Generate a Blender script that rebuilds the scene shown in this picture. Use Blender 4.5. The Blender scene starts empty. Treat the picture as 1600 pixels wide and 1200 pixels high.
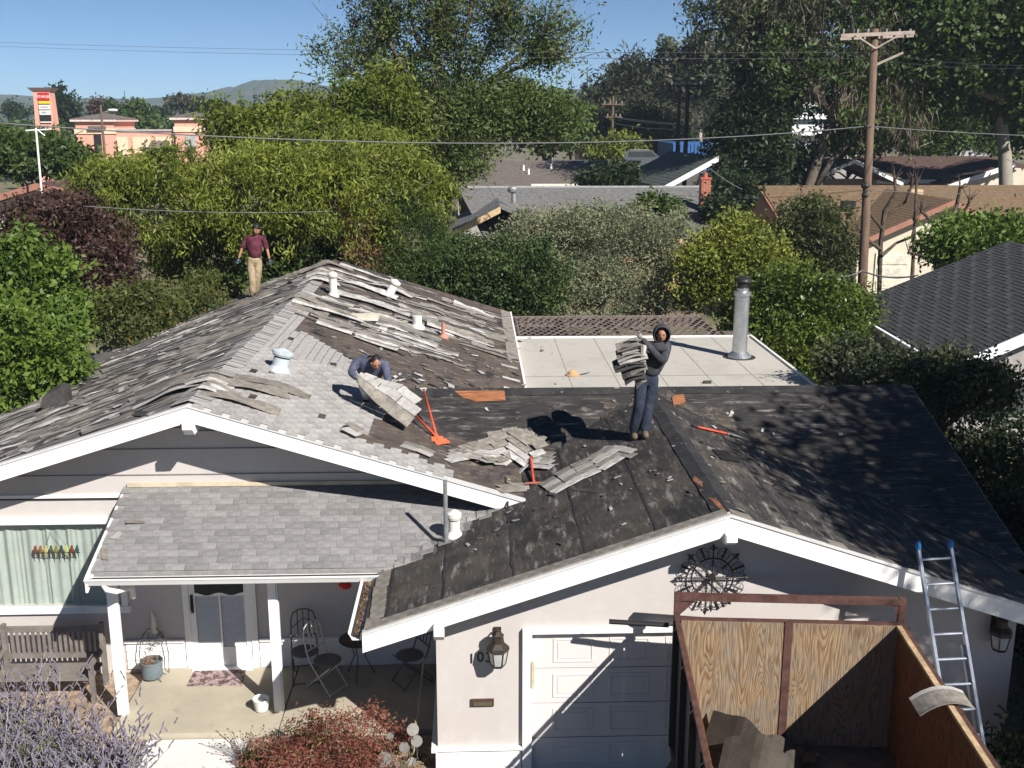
import bpy, math, random
import numpy as np
from mathutils import Vector, Matrix, Euler
R=math.radians
C=bpy.context.scene.collection
S=bpy.context.scene
random.seed(7)
# ---------------------------------------------------------------- camera, sky, sun
CAMF,CAMP,CAMY,CAMH=1680.0,R(13.7),R(2.0),9.0
cd=bpy.data.cameras.new('camera'); cam=bpy.data.objects.new('camera',cd); C.objects.link(cam)
cd.sensor_width=36; cd.lens=36*CAMF/1600; cd.clip_end=20000; cd.clip_start=.1
cam.location=(0,0,CAMH); cam.rotation_euler=Euler((R(90)-CAMP,0,-CAMY),'XYZ'); S.camera=cam
SUN_EL,SUN_AZ=R(38),R(37)      # light travels towards (-sin az, +cos az)
w=bpy.data.worlds.new('World'); S.world=w; w.use_nodes=True
nt=w.node_tree; bg=nt.nodes['Background']; sk=nt.nodes.new('ShaderNodeTexSky')
sk.sky_type='NISHITA'; sk.sun_disc=False; sk.sun_elevation=SUN_EL; sk.sun_rotation=math.atan2(math.sin(SUN_AZ),-math.cos(SUN_AZ))
sk.air_density=.55; sk.dust_density=0; sk.ozone_density=2.0; sk.altitude=1200
tint=nt.nodes.new('ShaderNodeMix'); tint.data_type='RGBA'; tint.blend_type='MULTIPLY'; tint.inputs[0].default_value=1; tint.inputs[7].default_value=(.78,.93,1.02,1); nt.links.new(sk.outputs[0],tint.inputs[6]); nt.links.new(tint.outputs[2],bg.inputs[0]); bg.inputs[1].default_value=.052
sl=bpy.data.lights.new('sun','SUN'); sl.energy=5.0; sl.angle=R(.5); sl.color=(1,.955,.89)
so=bpy.data.objects.new('sun',sl); C.objects.link(so)
sd=Vector((-math.sin(SUN_AZ)*math.cos(SUN_EL),math.cos(SUN_AZ)*math.cos(SUN_EL),-math.sin(SUN_EL)))
so.rotation_euler=sd.to_track_quat('-Z','Y').to_euler(); so.location=(20,-20,40)
S.view_settings.view_transform='Standard'; S.view_settings.look='None'; S.view_settings.exposure=.75; S.view_settings.gamma=1
S.view_settings.use_curve_mapping=False
S.render.resolution_x=1024; S.render.resolution_y=768
# ---------------------------------------------------------------- a view ray helper: where a sight line meets a real plane
_fw=Vector((math.sin(CAMY)*math.cos(CAMP),math.cos(CAMY)*math.cos(CAMP),-math.sin(CAMP)))
_rt=Vector((math.cos(CAMY),-math.sin(CAMY),0)); _up=_rt.cross(_fw)
O=Vector((0,0,CAMH))
def ray(x,y): return _fw+(x-800)/CAMF*_rt-(y-600)/CAMF*_up
def P(x,y,Y):
    d=ray(x,y); return O+d*(Y/d.y)
def PZ(x,y,Z):
    d=ray(x,y); return O+d*((Z-CAMH)/d.z)
def mpp(x,y,Y):
    d=ray(x,y); return (Y/d.y)/CAMF      # metres per photo pixel there
# ---------------------------------------------------------------- objects
def tag(o,label=None,cat=None,group=None,kind=None):
    if label: o['label']=label
    if cat: o['category']=cat
    if group: o['group']=group
    if kind: o['kind']=kind
    return o
def thing(name,label,cat,loc=(0,0,0),rz=0,group=None):
    o=bpy.data.objects.new(name,None); C.objects.link(o); o.location=loc; o.rotation_euler=(0,0,rz); o.empty_display_size=.2
    return tag(o,label,cat,group)
def attach(o,parent,local):
    if parent is not None:
        o.parent=parent
        if not local and parent.type=='EMPTY': o.location=-Vector(parent.location)
def link(name,me,parent=None,local=False,label=None,kind=None):
    o=bpy.data.objects.new(name,me); C.objects.link(o); attach(o,parent,local)
    return tag(o,label,None,None,kind)
def copy_tree(o,parent=None):
    c=o.copy(); C.objects.link(c)
    if parent: c.parent=parent
    for ch in [k for k in C.objects if k.parent==o]: copy_tree(ch,c)
    return c
class MB:
    def __init__(s): s.v=[]; s.f=[]; s.m=[]; s.mi=0
    def add(s,vs,fs,mi=None):
        n=len(s.v); s.v+= [tuple(p) for p in vs]; s.f+=[tuple(i+n for i in f) for f in fs]; s.m+=[s.mi if mi is None else mi]*len(fs); return s
    def box(s,a,b,mi=None):
        x0,y0,z0=[min(a[i],b[i]) for i in range(3)]; x1,y1,z1=[max(a[i],b[i]) for i in range(3)]
        return s.add([(x0,y0,z0),(x1,y0,z0),(x1,y1,z0),(x0,y1,z0),(x0,y0,z1),(x1,y0,z1),(x1,y1,z1),(x0,y1,z1)],BOXF,mi)
    def obox(s,mat,size,mi=None):
        h=[k/2 for k in size]
        return s.add([mat@Vector((sx*h[0],sy*h[1],sz*h[2])) for sz in(-1,1) for sx,sy in((-1,-1),(1,-1),(1,1),(-1,1))],BOXF,mi)
    def beam(s,a,b,w,h,up=(0,0,1),mi=None):
        a=Vector(a);b=Vector(b);d=(b-a); L=d.length; d.normalize(); u=Vector(up); x=d.cross(u)
        if x.length<1e-4: x=d.cross(Vector((1,0,0)))
        x.normalize(); u=x.cross(d)
        M=Matrix((x,d,u)).transposed().to_4x4(); M.translation=(a+b)/2
        return s.obox(M,(w,L,h),mi)
    def prism(s,poly,off,mi=None):
        n=len(poly); off=Vector(off); p=[Vector(q) for q in poly]
        vs=p+[q+off for q in p]; fs=[tuple(range(n)),tuple(range(2*n-1,n-1,-1))]+[((i+1)%n,i,n+i,n+(i+1)%n) for i in range(n)]
        return s.add(vs,fs,mi)
    def tube(s,pts,r,n=8,mi=None,cap=True):
        pts=[Vector(p) for p in pts]; k=len(pts); rs=[r]*k if not hasattr(r,'__len__') else list(r)
        vs=[];fs=[]; px=None
        for i,p in enumerate(pts):
            d=(pts[min(i+1,k-1)]-pts[max(i-1,0)]).normalized()
            if px is None:
                px=d.cross(Vector((0,0,1)));
                if px.length<1e-3: px=Vector((1,0,0))
            px=(px-d*px.dot(d)).normalized(); py=d.cross(px)
            vs+=[p+(px*math.cos(2*math.pi*j/n)+py*math.sin(2*math.pi*j/n))*rs[i] for j in range(n)]
        for i in range(k-1):
            for j in range(n):
                a=i*n+j;b=i*n+(j+1)%n; fs.append((a,b,b+n,a+n))
        if cap: fs+= [tuple(range(n-1,-1,-1)),tuple(range((k-1)*n,k*n))]
        return s.add(vs,fs,mi)
    def lathe(s,c,prof,n=20,mi=None):
        c=Vector(c); vs=[c+Vector((r*math.cos(2*math.pi*j/n),r*math.sin(2*math.pi*j/n),z)) for r,z in prof for j in range(n)]
        k=len(prof); fs=[(i*n+j,i*n+(j+1)%n,(i+1)*n+(j+1)%n,(i+1)*n+j) for i in range(k-1) for j in range(n)]
        if prof[0][0]>1e-4: fs.append(tuple(range(n-1,-1,-1)))
        if prof[-1][0]>1e-4: fs.append(tuple(range((k-1)*n,k*n)))
        return s.add(vs,fs,mi)
    def ell(s,c,r,n=12,mi=None,rot=None):
        c=Vector(c); m=n//2; vs=[];fs=[]
        for i in range(m+1):
            t=math.pi*i/m
            for j in range(n):
                q=Vector((r[0]*math.sin(t)*math.cos(2*math.pi*j/n),r[1]*math.sin(t)*math.sin(2*math.pi*j/n),r[2]*math.cos(t)))
                if rot is not None: q=rot@q
                vs.append(c+q)
        for i in range(m):
            for j in range(n): fs.append((i*n+j,(i+1)*n+j,(i+1)*n+(j+1)%n,i*n+(j+1)%n))
        return s.add(vs,fs,mi)
    def mesh(s,name,mats,smooth=False):
        me=bpy.data.meshes.new(name); me.from_pydata(s.v,[],s.f)
        if not isinstance(mats,(list,tuple)): mats=[mats]
        for m in mats: me.materials.append(m)
        if len(mats)>1: me.polygons.foreach_set('material_index',s.m)
        if smooth: me.polygons.foreach_set('use_smooth',[True]*len(s.f))
        me.validate(); me.update(); return me
    def build(s,name,mats,parent=None,smooth=False,local=False,label=None,kind=None):
        return link(name,s.mesh(name,mats,smooth),parent,local,label,kind)
BOXF=[(3,2,1,0),(4,5,6,7),(0,1,5,4),(1,2,6,5),(2,3,7,6),(3,0,4,7)]
def box(a,b): return MB().box(a,b)
def struct(name,mb,mat): return mb.build(name,mat,kind='structure')
def textmesh(t,size,ext=.002,bold=0):
    cu=bpy.data.curves.new('lettering','FONT'); cu.body=t; cu.size=size; cu.extrude=ext; cu.offset=bold; cu.align_x='CENTER'; cu.align_y='CENTER'; cu.resolution_u=3
    o=bpy.data.objects.new('lettering',cu); C.objects.link(o); dg=bpy.context.evaluated_depsgraph_get()
    me=bpy.data.meshes.new_from_object(o.evaluated_get(dg)); bpy.data.objects.remove(o); bpy.data.curves.remove(cu); return me
def lettering(t,size,loc,rot,mat,parent,name='lettering',bold=0):
    me=textmesh(t,size,.003,bold); me.materials.clear(); me.materials.append(mat)
    me.transform(Matrix.LocRotScale(Vector(loc),Euler(rot),None)); return link(name,me,parent)
# ---------------------------------------------------------------- materials
def mixc(a,f): return tuple(min(1,k*f) for k in a)
def M(name,col,rough=.75,var=.18,scale=4,bump=.15,bs=60,metal=0,col2=None,rnd=0,spec=.35,stretch=(1,1,1),lo=.35,hi=.65,trans=0,vc=False,coord='Object',fine=.12):
    m=bpy.data.materials.new(name); m.use_nodes=True; n=m.node_tree.nodes; l=m.node_tree.links; b=n['Principled BSDF']
    tc=n.new('ShaderNodeTexCoord'); mp=n.new('ShaderNodeMapping'); l.new(tc.outputs[coord],mp.inputs[0]); mp.inputs['Scale'].default_value=stretch
    no=n.new('ShaderNodeTexNoise'); no.inputs['Scale'].default_value=scale; no.inputs['Detail'].default_value=5; no.inputs['Roughness'].default_value=.6; l.new(mp.outputs[0],no.inputs[0])
    cr=n.new('ShaderNodeValToRGB'); l.new(no.outputs[0],cr.inputs[0])
    c1=mixc(col,1-var); c2=col2 or mixc(col,1+var)
    cr.color_ramp.elements[0].color=(*c1,1); cr.color_ramp.elements[0].position=lo; cr.color_ramp.elements[1].color=(*c2,1); cr.color_ramp.elements[1].position=hi
    out=cr.outputs[0]
    n2=n.new('ShaderNodeTexNoise'); n2.inputs['Scale'].default_value=bs; n2.inputs['Detail'].default_value=3; l.new(mp.outputs[0],n2.inputs[0])
    if fine:
        mr=n.new('ShaderNodeMapRange'); l.new(n2.outputs[0],mr.inputs[0]); mr.inputs[1].default_value=.3; mr.inputs[2].default_value=.7; mr.inputs[3].default_value=1-fine; mr.inputs[4].default_value=1+fine
        out=mulc(n,l,out,mr.outputs[0])
    if rnd:
        oi=n.new('ShaderNodeObjectInfo'); mr=n.new('ShaderNodeMapRange'); l.new(oi.outputs['Random'],mr.inputs[0]); mr.inputs[3].default_value=1-rnd; mr.inputs[4].default_value=1+rnd
        out=mulc(n,l,out,mr.outputs[0])
    if vc:
        at=n.new('ShaderNodeAttribute'); at.attribute_name='c'
        mx=n.new('ShaderNodeMix'); mx.data_type='RGBA'; mx.blend_type='MULTIPLY'; mx.inputs[0].default_value=1; l.new(out,mx.inputs[6]); l.new(at.outputs[0],mx.inputs[7]); out=mx.outputs[2]
    l.new(out,b.inputs['Base Color']); b.inputs['Roughness'].default_value=rough; b.inputs['Metallic'].default_value=metal; b.inputs['Specular IOR Level'].default_value=spec
    if bump:
        bp=n.new('ShaderNodeBump'); bp.inputs['Strength'].default_value=bump; bp.inputs['Distance'].default_value=.02; l.new(n2.outputs[0],bp.inputs['Height']); l.new(bp.outputs[0],b.inputs['Normal'])
    if trans:
        t=n.new('ShaderNodeBsdfTranslucent'); l.new(out,t.inputs[0]); ms=n.new('ShaderNodeMixShader'); ms.inputs[0].default_value=trans
        o=n['Material Output']; l.new(b.outputs[0],ms.inputs[1]); l.new(t.outputs[0],ms.inputs[2]); l.new(ms.outputs[0],o.inputs[0])
    return m
def mulc(n,l,c,f):
    v=n.new('ShaderNodeVectorMath'); v.operation='SCALE'; l.new(c,v.inputs[0]); l.new(f,v.inputs['Scale']); return v.outputs[0]
def noise_node(n,l,vec,scale,det=6,rough=.65,dist=0):
    k=n.new('ShaderNodeTexNoise'); k.inputs['Scale'].default_value=scale; k.inputs['Detail'].default_value=det; k.inputs['Roughness'].default_value=rough; k.inputs['Distortion'].default_value=dist; l.new(vec,k.inputs[0]); return k.outputs[0]
def ramp(n,l,f,a,b,c0=(0,0,0,1),c1=(1,1,1,1)):
    r=n.new('ShaderNodeValToRGB'); l.new(f,r.inputs[0]); e=r.color_ramp.elements; e[0].position=a;e[1].position=b;e[0].color=c0;e[1].color=c1; return r.outputs[0]
def mixn(n,l,f,a,b):
    x=n.new('ShaderNodeMix'); x.data_type='RGBA'; l.new(f,x.inputs[0])
    for k,i in((a,6),(b,7)):
        if hasattr(k,'links'): l.new(k,x.inputs[i])
        else: x.inputs[i].default_value=(*k,1)
    return x.outputs[2]
def layered(name,base,layers,rough=.85,bump=.3,bs=50,spec=.25,stretch=(1,1,1),bd=.01):
    """base colour with noise layers (colour, scale, lo, hi, stretch) on top"""
    m=bpy.data.materials.new(name); m.use_nodes=True; n=m.node_tree.nodes; l=m.node_tree.links; b=n['Principled BSDF']
    tc=n.new('ShaderNodeTexCoord'); cur=base
    for i,(col,sc,lo,hi,st) in enumerate(layers):
        mp=n.new('ShaderNodeMapping'); mp.inputs['Scale'].default_value=st; mp.inputs['Location'].default_value=(i*7.3,i*3.1,i*1.7); l.new(tc.outputs['Object'],mp.inputs[0])
        cur=mixn(n,l,ramp(n,l,noise_node(n,l,mp.outputs[0],sc),lo,hi),cur,col)
    l.new(cur,b.inputs['Base Color']); b.inputs['Roughness'].default_value=rough; b.inputs['Specular IOR Level'].default_value=spec
    bp=n.new('ShaderNodeBump'); bp.inputs['Strength'].default_value=bump; bp.inputs['Distance'].default_value=bd
    l.new(noise_node(n,l,tc.outputs['Object'],bs,4),bp.inputs['Height']); l.new(bp.outputs[0],b.inputs['Normal'])
    return m
def plywood(name,dark,light,grey,ang=0):
    m=bpy.data.materials.new(name); m.use_nodes=True; n=m.node_tree.nodes; l=m.node_tree.links; b=n['Principled BSDF']
    tc=n.new('ShaderNodeTexCoord'); mp=n.new('ShaderNodeMapping'); mp.inputs['Scale'].default_value=(3.0,3.0,.36); mp.inputs['Rotation'].default_value=(0,ang,0); l.new(tc.outputs['Object'],mp.inputs[0])
    k=noise_node(n,l,mp.outputs[0],1.0,3,.42,.35)
    ml=n.new('ShaderNodeMath'); ml.operation='MULTIPLY'; l.new(k,ml.inputs[0]); ml.inputs[1].default_value=62
    fr=n.new('ShaderNodeMath'); fr.operation='PINGPONG'; l.new(ml.outputs[0],fr.inputs[0]); fr.inputs[1].default_value=1
    g=ramp(n,l,fr.outputs[0],.0,.55)
    c=mixn(n,l,g,dark,light)
    c=mixn(n,l,ramp(n,l,noise_node(n,l,tc.outputs['Object'],1.9,4),.42,.62),c,grey)
    c=mixn(n,l,g,tuple(q*.85 for q in dark),c)
    mp2=n.new('ShaderNodeMapping'); mp2.inputs['Scale'].default_value=(14,14,1.2); l.new(tc.outputs['Object'],mp2.inputs[0])
    s=ramp(n,l,noise_node(n,l,mp2.outputs[0],3,5),.35,.7,(.62,.62,.62,1),(1.15,1.15,1.15,1))
    x=n.new('ShaderNodeMix'); x.data_type='RGBA'; x.blend_type='MULTIPLY'; x.inputs[0].default_value=1; l.new(c,x.inputs[6]); l.new(s,x.inputs[7])
    l.new(x.outputs[2],b.inputs['Base Color']); b.inputs['Roughness'].default_value=.8; b.inputs['Specular IOR Level'].default_value=.2
    bp=n.new('ShaderNodeBump'); bp.inputs['Strength'].default_value=.3; bp.inputs['Distance'].default_value=.01; l.new(fr.outputs[0],bp.inputs['Height']); l.new(bp.outputs[0],b.inputs['Normal'])
    return m
white=layered('white_paint',(.78,.77,.75),[((.70,.68,.645),1.6,.5,.85,(1,1,1)),((.58,.55,.50),6,.64,.80,(1.5,1.5,.5))],rough=.55,bump=.06,bs=40,spec=.4)
wallp=layered('wall_paint',(.49,.455,.435),[((.46,.42,.40),.8,.4,.7,(1,1,1)),((.44,.40,.37),2.2,.60,.80,(2,2,.4)),((.53,.49,.468),5,.5,.8,(1,1,1))],bump=.15,bs=140,bd=.004)
felt=layered('roof_felt',(.020,.019,.020),[((.042,.039,.037),1.3,.35,.70,(1,1,1)),((.075,.064,.054),.7,.48,.75,(1,1,1)),((.11,.10,.09),3.5,.52,.80,(.5,2.2,1)),((.16,.145,.13),14,.56,.78,(.25,1.8,1)),((.22,.205,.185),5,.58,.70,(.35,1.5,1)),((.018,.018,.019),6,.58,.72,(.4,1.5,1))],bump=.5,bs=45)
feltc=layered('garage_felt',(.020,.019,.020),[((.042,.039,.036),1.1,.35,.70,(1,1,1)),((.088,.074,.06),.8,.46,.72,(1,1,1)),((.12,.11,.095),3.2,.52,.80,(2.2,.5,1)),((.17,.155,.135),14,.56,.78,(1.8,.25,1)),((.24,.22,.20),5,.57,.69,(1.5,.35,1)),((.018,.018,.019),6,.58,.72,(1.5,.4,1))],bump=.5,bs=45)
feltb=layered('brown_felt',(.062,.050,.043),[((.115,.09,.074),1.4,.35,.65,(1,1,1)),((.028,.027,.03),1.2,.5,.62,(1.6,.7,1)),((.22,.19,.165),5,.57,.66,(.6,1.9,1)),((.19,.10,.05),2.2,.64,.70,(.3,2.4,1)),((.30,.28,.26),11,.62,.70,(.5,2.,1))],bump=.5,bs=40)
feltl=layered('grey_felt',(.16,.15,.142),[((.075,.07,.067),1.8,.40,.62,(.35,1.6,1)),((.23,.215,.2),3.5,.53,.66,(.3,2,1)),((.035,.033,.032),6,.58,.66,(.3,2,1))],bump=.6,bs=30)
sh_l=M('shingle_light',(.36,.345,.33),.95,.15,14,.5,220,rnd=.14,fine=.25,spec=.1)
sh_p=M('shingle_grey',(.225,.218,.215),.95,.15,9,.5,220,rnd=.16,fine=.30,spec=.1)
sh_t=M('shingle_tan_back',(.215,.195,.17),.95,.25,8,.4,160,rnd=.12,fine=.2,spec=.1)
sh_d=M('shingle_dark',(.05,.047,.045),.9,.3,8,.4,120,rnd=.2)
sh_w=M('shingle_pale_streak',(.42,.405,.39),.95,.28,7,.4,180,rnd=.15,fine=.2,spec=.1)
metal=M('galvanised_metal',(.55,.57,.58),.35,.1,6,.05,30,metal=.85)
metald=M('dull_metal',(.32,.33,.33),.5,.2,5,.1,30,metal=.6)
black=M('black_metal',(.018,.017,.018),.5,.2,10,.1,50)
rust=M('rusty_steel',(.085,.040,.032),.75,.3,9,.2,60)
ply1=plywood('plywood_weathered',(.22,.14,.078),(.32,.225,.135),(.25,.21,.165))
ply2=plywood('plywood_reddish',(.13,.052,.02),(.23,.10,.04),(.19,.085,.04),.5)
concrete=M('concrete_pale',(.62,.60,.58),.9,.06,2,.15,90,fine=.06)
slabc=layered('porch_concrete',(.36,.32,.25),[((.43,.385,.30),1.2,.4,.65,(1,1,1)),((.27,.235,.18),3,.6,.75,(1,1,1))],bump=.15,bs=80)
orange=M('orange_paint',(.62,.085,.035),.5,.2,9,.1,40)
glass=M('window_glass',(.05,.06,.06),.08,.1,2,0,10,spec=.8,fine=0)
skin=M('skin',(.33,.16,.10),.6,.1,8,.05,60,fine=.05)
brick=M('brick',(.42,.11,.065),.85,.15,6,.2,50,rnd=.2)
wood=M('weathered_wood',(.20,.14,.10),.85,.25,3,.3,30,stretch=(4,4,.6))
woodg=M('grey_wood',(.19,.165,.145),.85,.25,6,.2,60,rnd=.12)
bark=M('bark',(.10,.08,.062),.9,.35,5,.5,25,stretch=(3,3,.7))
barkp=M('pale_bark',(.34,.30,.25),.85,.3,2.5,.3,20,stretch=(1,1,.6))
# ---------------------------------------------------------------- the setting
grd=layered('dry_ground',(.20,.16,.115),[((.10,.11,.045),.25,.42,.6,(1,1,1)),((.28,.235,.18),.9,.55,.7,(1,1,1))],bump=.5,bs=14)
g=MB()
xs=[-6000,-400,-60,-25,0,25,60,400,6000]; ys=[-300,-20,10,40,80,150,400,1500,9000]
g.add([(x,y,0) for y in ys for x in xs],[(j*9+i,j*9+i+1,(j+1)*9+i+1,(j+1)*9+i) for j in range(8) for i in range(8)])
struct('ground',g,grd)
hillm=layered('dry_hill',(.13,.11,.085),[((.045,.06,.03),.004,.45,.55,(1,1,1)),((.05,.065,.035),.02,.5,.6,(1,1,1))],bump=0)
def hills(prof,Y,dep,seed):
    rng=random.Random(seed); n=len(prof)
    xs=[]; 
    for (a,ya),(b,yb) in zip(prof,prof[1:]):
        for k in range(12):
            t=k/12; xs.append((a+(b-a)*t, ya+(yb-ya)*(3*t*t-2*t*t*t)+rng.uniform(-.7,.7)))
    rows=9; vs=[]; 
    for r in range(rows):
        t=r/(rows-1)
        for x,y in xs:
            top=P(x,y,Y); hgt=max(top.z,2); k=t*(1-.30*(1-t))
            ridge=1+.10*math.sin(x*.07+r*1.3)*math.sin(t*math.pi)
            vs.append((top.x*(1+(.12*(t-1))),Y-dep*(1-t)+rng.uniform(-1,1)*9*(t<1),hgt*k*(ridge if t<1 else 1)-(2 if r==0 else 0)))
    m=len(xs); b=MB(); b.add(vs,[(r*m+i,r*m+i+1,(r+1)*m+i+1,(r+1)*m+i) for r in range(rows-1) for i in range(m-1)])
    # back side falls away again
    nb=len(b.v); b.add([(v[0]*1.05,v[1]+900,-3) for v in vs[-m:]],[]); b.f+=[((rows-1)*m+i,(rows-1)*m+i+1,nb+i+1,nb+i) for i in range(m-1)]; b.m+=[0]*(m-1)
    o=b.build('hills',hillm,kind='structure',smooth=True); return o
hills([(-900,158),(-300,152),(0,148),(110,153),(220,154),(310,146),(360,136),(400,125),(450,124),(520,135),(620,128),(700,135),(800,148),(890,140),(940,133),(1000,142),(1200,150),(1600,150),(2500,158)],1560,520,1)
hills([(-900,175),(0,166),(200,170),(420,160),(600,165),(900,158),(980,160),(1400,168),(2500,172)],1000,240,2)
# walk, driveway, beds
struct('front_path',box((-4.95,9,-.05),(-3.45,14.55,.012)),concrete)
struct('driveway',box((.2,4,-.05),(7.4,13.42,.016)),M('driveway_concrete',(.36,.35,.33),.9,.1,2,.2,60))
pg=MB(); pg.box((-5.5,14.58,-.1),(-3.02,16.6,.10)); struct('porch_floor',pg,slabc)
struct('patio_floor',box((-3.0,14.58,-.1),(-.57,16.6,.096)),slabc)
soil=M('bed_soil',(.30,.19,.13),.95,.3,5,.6,30,col2=(.40,.31,.23))
struct('planting_bed',box((-10,11,-.05),(-5.0,16.6,.02)),soil)
gb=MB(); gb.box((-3.4,11,-.05),(-.6,14.5,.03)); struct('flower_bed',gb,soil)
# ================================================================ THE HOUSE
XR,ZR=-4.33,4.87; SA=.31           # living wing ridge
XG,ZG=3.25,4.12; SC=.33            # garage wing ridge
YB=19.7; SB=.32                    # rear ridge
def zA(x): return ZR-SA*abs(x-XR)
def zC(x): return ZG-SC*abs(x-XG)
def zB(y): return ZG-SB*(YB-y)
def zD(y): return 2.62+.368*(y-14.75)
def roofz(x,y):
    if y<12.9 or x<-10 or x>8.3 or y>33.4: return 0
    if y>YB+.02: return zA(x) if x<1.12 else (3.03 if x<7.9 and y<30 else 0)
    c=[0]
    if y>=15.8 and x<1.2: c.append(zA(x))
    if -1.5<x<8.0 or (x>=8.0 and y>14.8): c.append(zC(x) if x<8 else 0); c.append(zB(y))
    elif x>-1.91 and y>17: c.append(zB(y))
    if 14.75<=y<16.6 and -5.62<x<.768: c.append(zD(y))
    return max(c)
house=thing('house','single storey house being re-roofed, white fascia, pale pink-beige walls and half-stripped shingles','house',(-1,16,0))
def plane(poly,zf,mat,name,th=.10,label=None):
    pts=[(x,y,zf(x,y)) for x,y in poly]; return MB().prism(pts,(0,0,-th)).build(name,mat,house,label=label)
rA1=plane([(-10,15.8),(XR,15.8),(XR,33.4),(-10,33.4)],lambda x,y:zA(x),feltl,'roof',label='left slope strewn with torn shingle strips')
rA2=plane([(XR,15.8),(.75,15.8),(.75,17.12),(-1.91,19.7),(1.1,19.7),(1.1,33.4),(XR,33.4)],lambda x,y:zA(x),feltb,'roof',label='right slope partly stripped to brown felt')
rB=plane([(-1.91,19.7),(.75,17.12),(XG,19.7)],lambda x,y:zB(y),felt,'roof')
rB2=plane([(XG,19.7),(8.0,14.8),(8.3,14.8),(8.3,19.7)],lambda x,y:zB(y),felt,'roof')
rC=plane([(XG,12.9),(XG,19.7),(.75,17.12),(.768,16.6),(-1.295,14.75),(-1.5,14.75),(-1.5,12.9)],lambda x,y:zC(x),feltc,'roof',label='left garage slope stripped to black felt')
rC2=plane([(XG,12.9),(8.0,12.9),(8.0,14.8),(XG,19.7)],lambda x,y:zC(x),feltc,'roof')
rD=plane([(-5.62,14.75),(-1.295,14.75),(.768,16.6),(-5.62,16.6)],lambda x,y:zD(y),sh_p,'porch_roof')
flat=layered('flat_roof_coating',(.43,.405,.365),[((.36,.34,.315),1.1,.5,.75,(1,1,1)),((.30,.28,.25),3,.60,.72,(2,.6,1)),((.22,.20,.19),7,.70,.76,(2.5,.6,1))],bump=.15,bs=20)
rF=box((1.13,19.86,2.9),(7.85,29.95,3.03)).build('flat_roof',flat,house)
seam=M('seam',(.33,.31,.28),.9,.2)
for k in range(1,6): box((1.13+k*1.12-.012,19.9,3.031),(1.13+k*1.12+.012,29.9,3.036)).build('seam',seam,rF)
for y0 in (25.2,): box((1.2,y0-.012,3.0365),(7.8,y0+.012,3.0405)).build('seam',seam,rF)
MB().box((7.85,19.86,2.84),(7.91,30.01,3.08)).box((1.13,29.95,2.84),(7.85,30.01,3.07)).build('roof_edge_trim',white,rF)
MB().box((1.10,20.0,3.05),(1.15,33.4,3.20)).build('roof_edge_trim',white,house)
# back face of the rear ridge
MB().box((-1.8,19.72,2.7),(8.28,19.84,4.06)).build('ridge_upstand',felt,house)
# felt seams and lap strips on the black slopes
lapm=layered('felt_lap',(.022,.022,.024),[((.05,.048,.047),3,.4,.7,(1,1,1)),((.2,.185,.17),9,.62,.7,(1,1,1))],bump=.4)
def on(x,y,h=.006): return Vector((x,y,roofz(x,y)+h))
def strip_on(p,q,wd,mat,name,parent,h=.006,n=14,zf=None):
    zf=zf or roofz; p=Vector((p[0],p[1],0));q=Vector((q[0],q[1],0)); d=(q-p).normalized(); s=Vector((-d.y,d.x,0))*wd/2; vs=[]
    for i in range(n+1):
        c=p+(q-p)*i/n; j=random.uniform(-.012,.012)
        for k in(-1,0,1):
            v=c+s*k; vs.append((v.x+j,v.y+j,zf(v.x,v.y)+h))
    fs=[(i*3+k,i*3+k+1,(i+1)*3+k+1,(i+1)*3+k) for i in range(n) for k in(0,1)]
    return MB().add(vs,fs).build(name,mat,parent)
strip_on((XG,13.0),(XG,19.4),.36,lapm,'ridge_felt',rC,.012,24)
strip_on((-1.85,19.55),(8.2,19.55),.24,lapm,'ridge_felt',rB,.012,30)
for x in (2.35,1.42,.48,-.45,-1.2): strip_on((x,13.0),(x,min(19.3,16.2+1.02*x) if x<XG else 19,),.035,lapm,'felt_lap',rC,.008,14)
for x in (4.2,5.1,6.0,6.9,7.6): strip_on((x,13.0),(x,22.6-1.031*x),.035,lapm,'felt_lap',rC2,.008,10)
for y in (18.8,17.9,17.0,16.1,15.3): strip_on((23.2-y if 0 else max(XG+.2,(23.2-y)/1.031),y),(8.2,y),.035,lapm,'felt_lap',rB2,.008,10)
dustm=layered('roof_dust',(.075,.062,.05),[((.04,.037,.034),3,.4,.6,(1,1,1)),((.17,.145,.12),8,.52,.68,(1,1,1))],bump=.6)
def patch(x,y,sx,sy,mat,name,parent,rot=0,h=.011,n=11,lab=None):
    vs=[(x,y,roofz(x,y)+h)]
    for i in range(n):
        a=2*math.pi*i/n; r=random.uniform(.65,1.1); dx=math.cos(a)*sx*r; dy=math.sin(a)*sy*r
        X=x+dx*math.cos(rot)-dy*math.sin(rot); Y=y+dx*math.sin(rot)+dy*math.cos(rot); vs.append((X,Y,roofz(X,Y)+h))
    return MB().add(vs,[(0,i+1,(i+1)%n+1) for i in range(n)]).build(name,mat,parent,label=lab)
for i in range(16):                                    # grit washed into the right-hand valley
    t=i/15; X=3.5+t*4.3; Y=23.05-1.031*X+random.uniform(-.25,.1); patch(X,Y,random.uniform(.35,.6),random.uniform(.14,.3),dustm,'grit_patch',rC2,-.8,.007+.0006*i)
for i in range(12):
    X=random.uniform(.9,3.0); Y=random.uniform(13.6,19.2); patch(X,Y,random.uniform(.08,.3),random.uniform(.05,.16),dustm,'grit_patch',rC,random.uniform(0,3),.0065+.0006*i)
sheath=M('bare_sheathing',(.24,.085,.04),.8,.35,5,.2,30,stretch=(.6,5,1),col2=(.38,.16,.07))
def polyon(pts,mat,name,parent,h=.016,lab=None):
    return MB().add([(p.x,p.y,roofz(p.x,p.y)+h) for p in pts],[tuple(range(len(pts)))]).build(name,mat,parent,label=lab)
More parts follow.
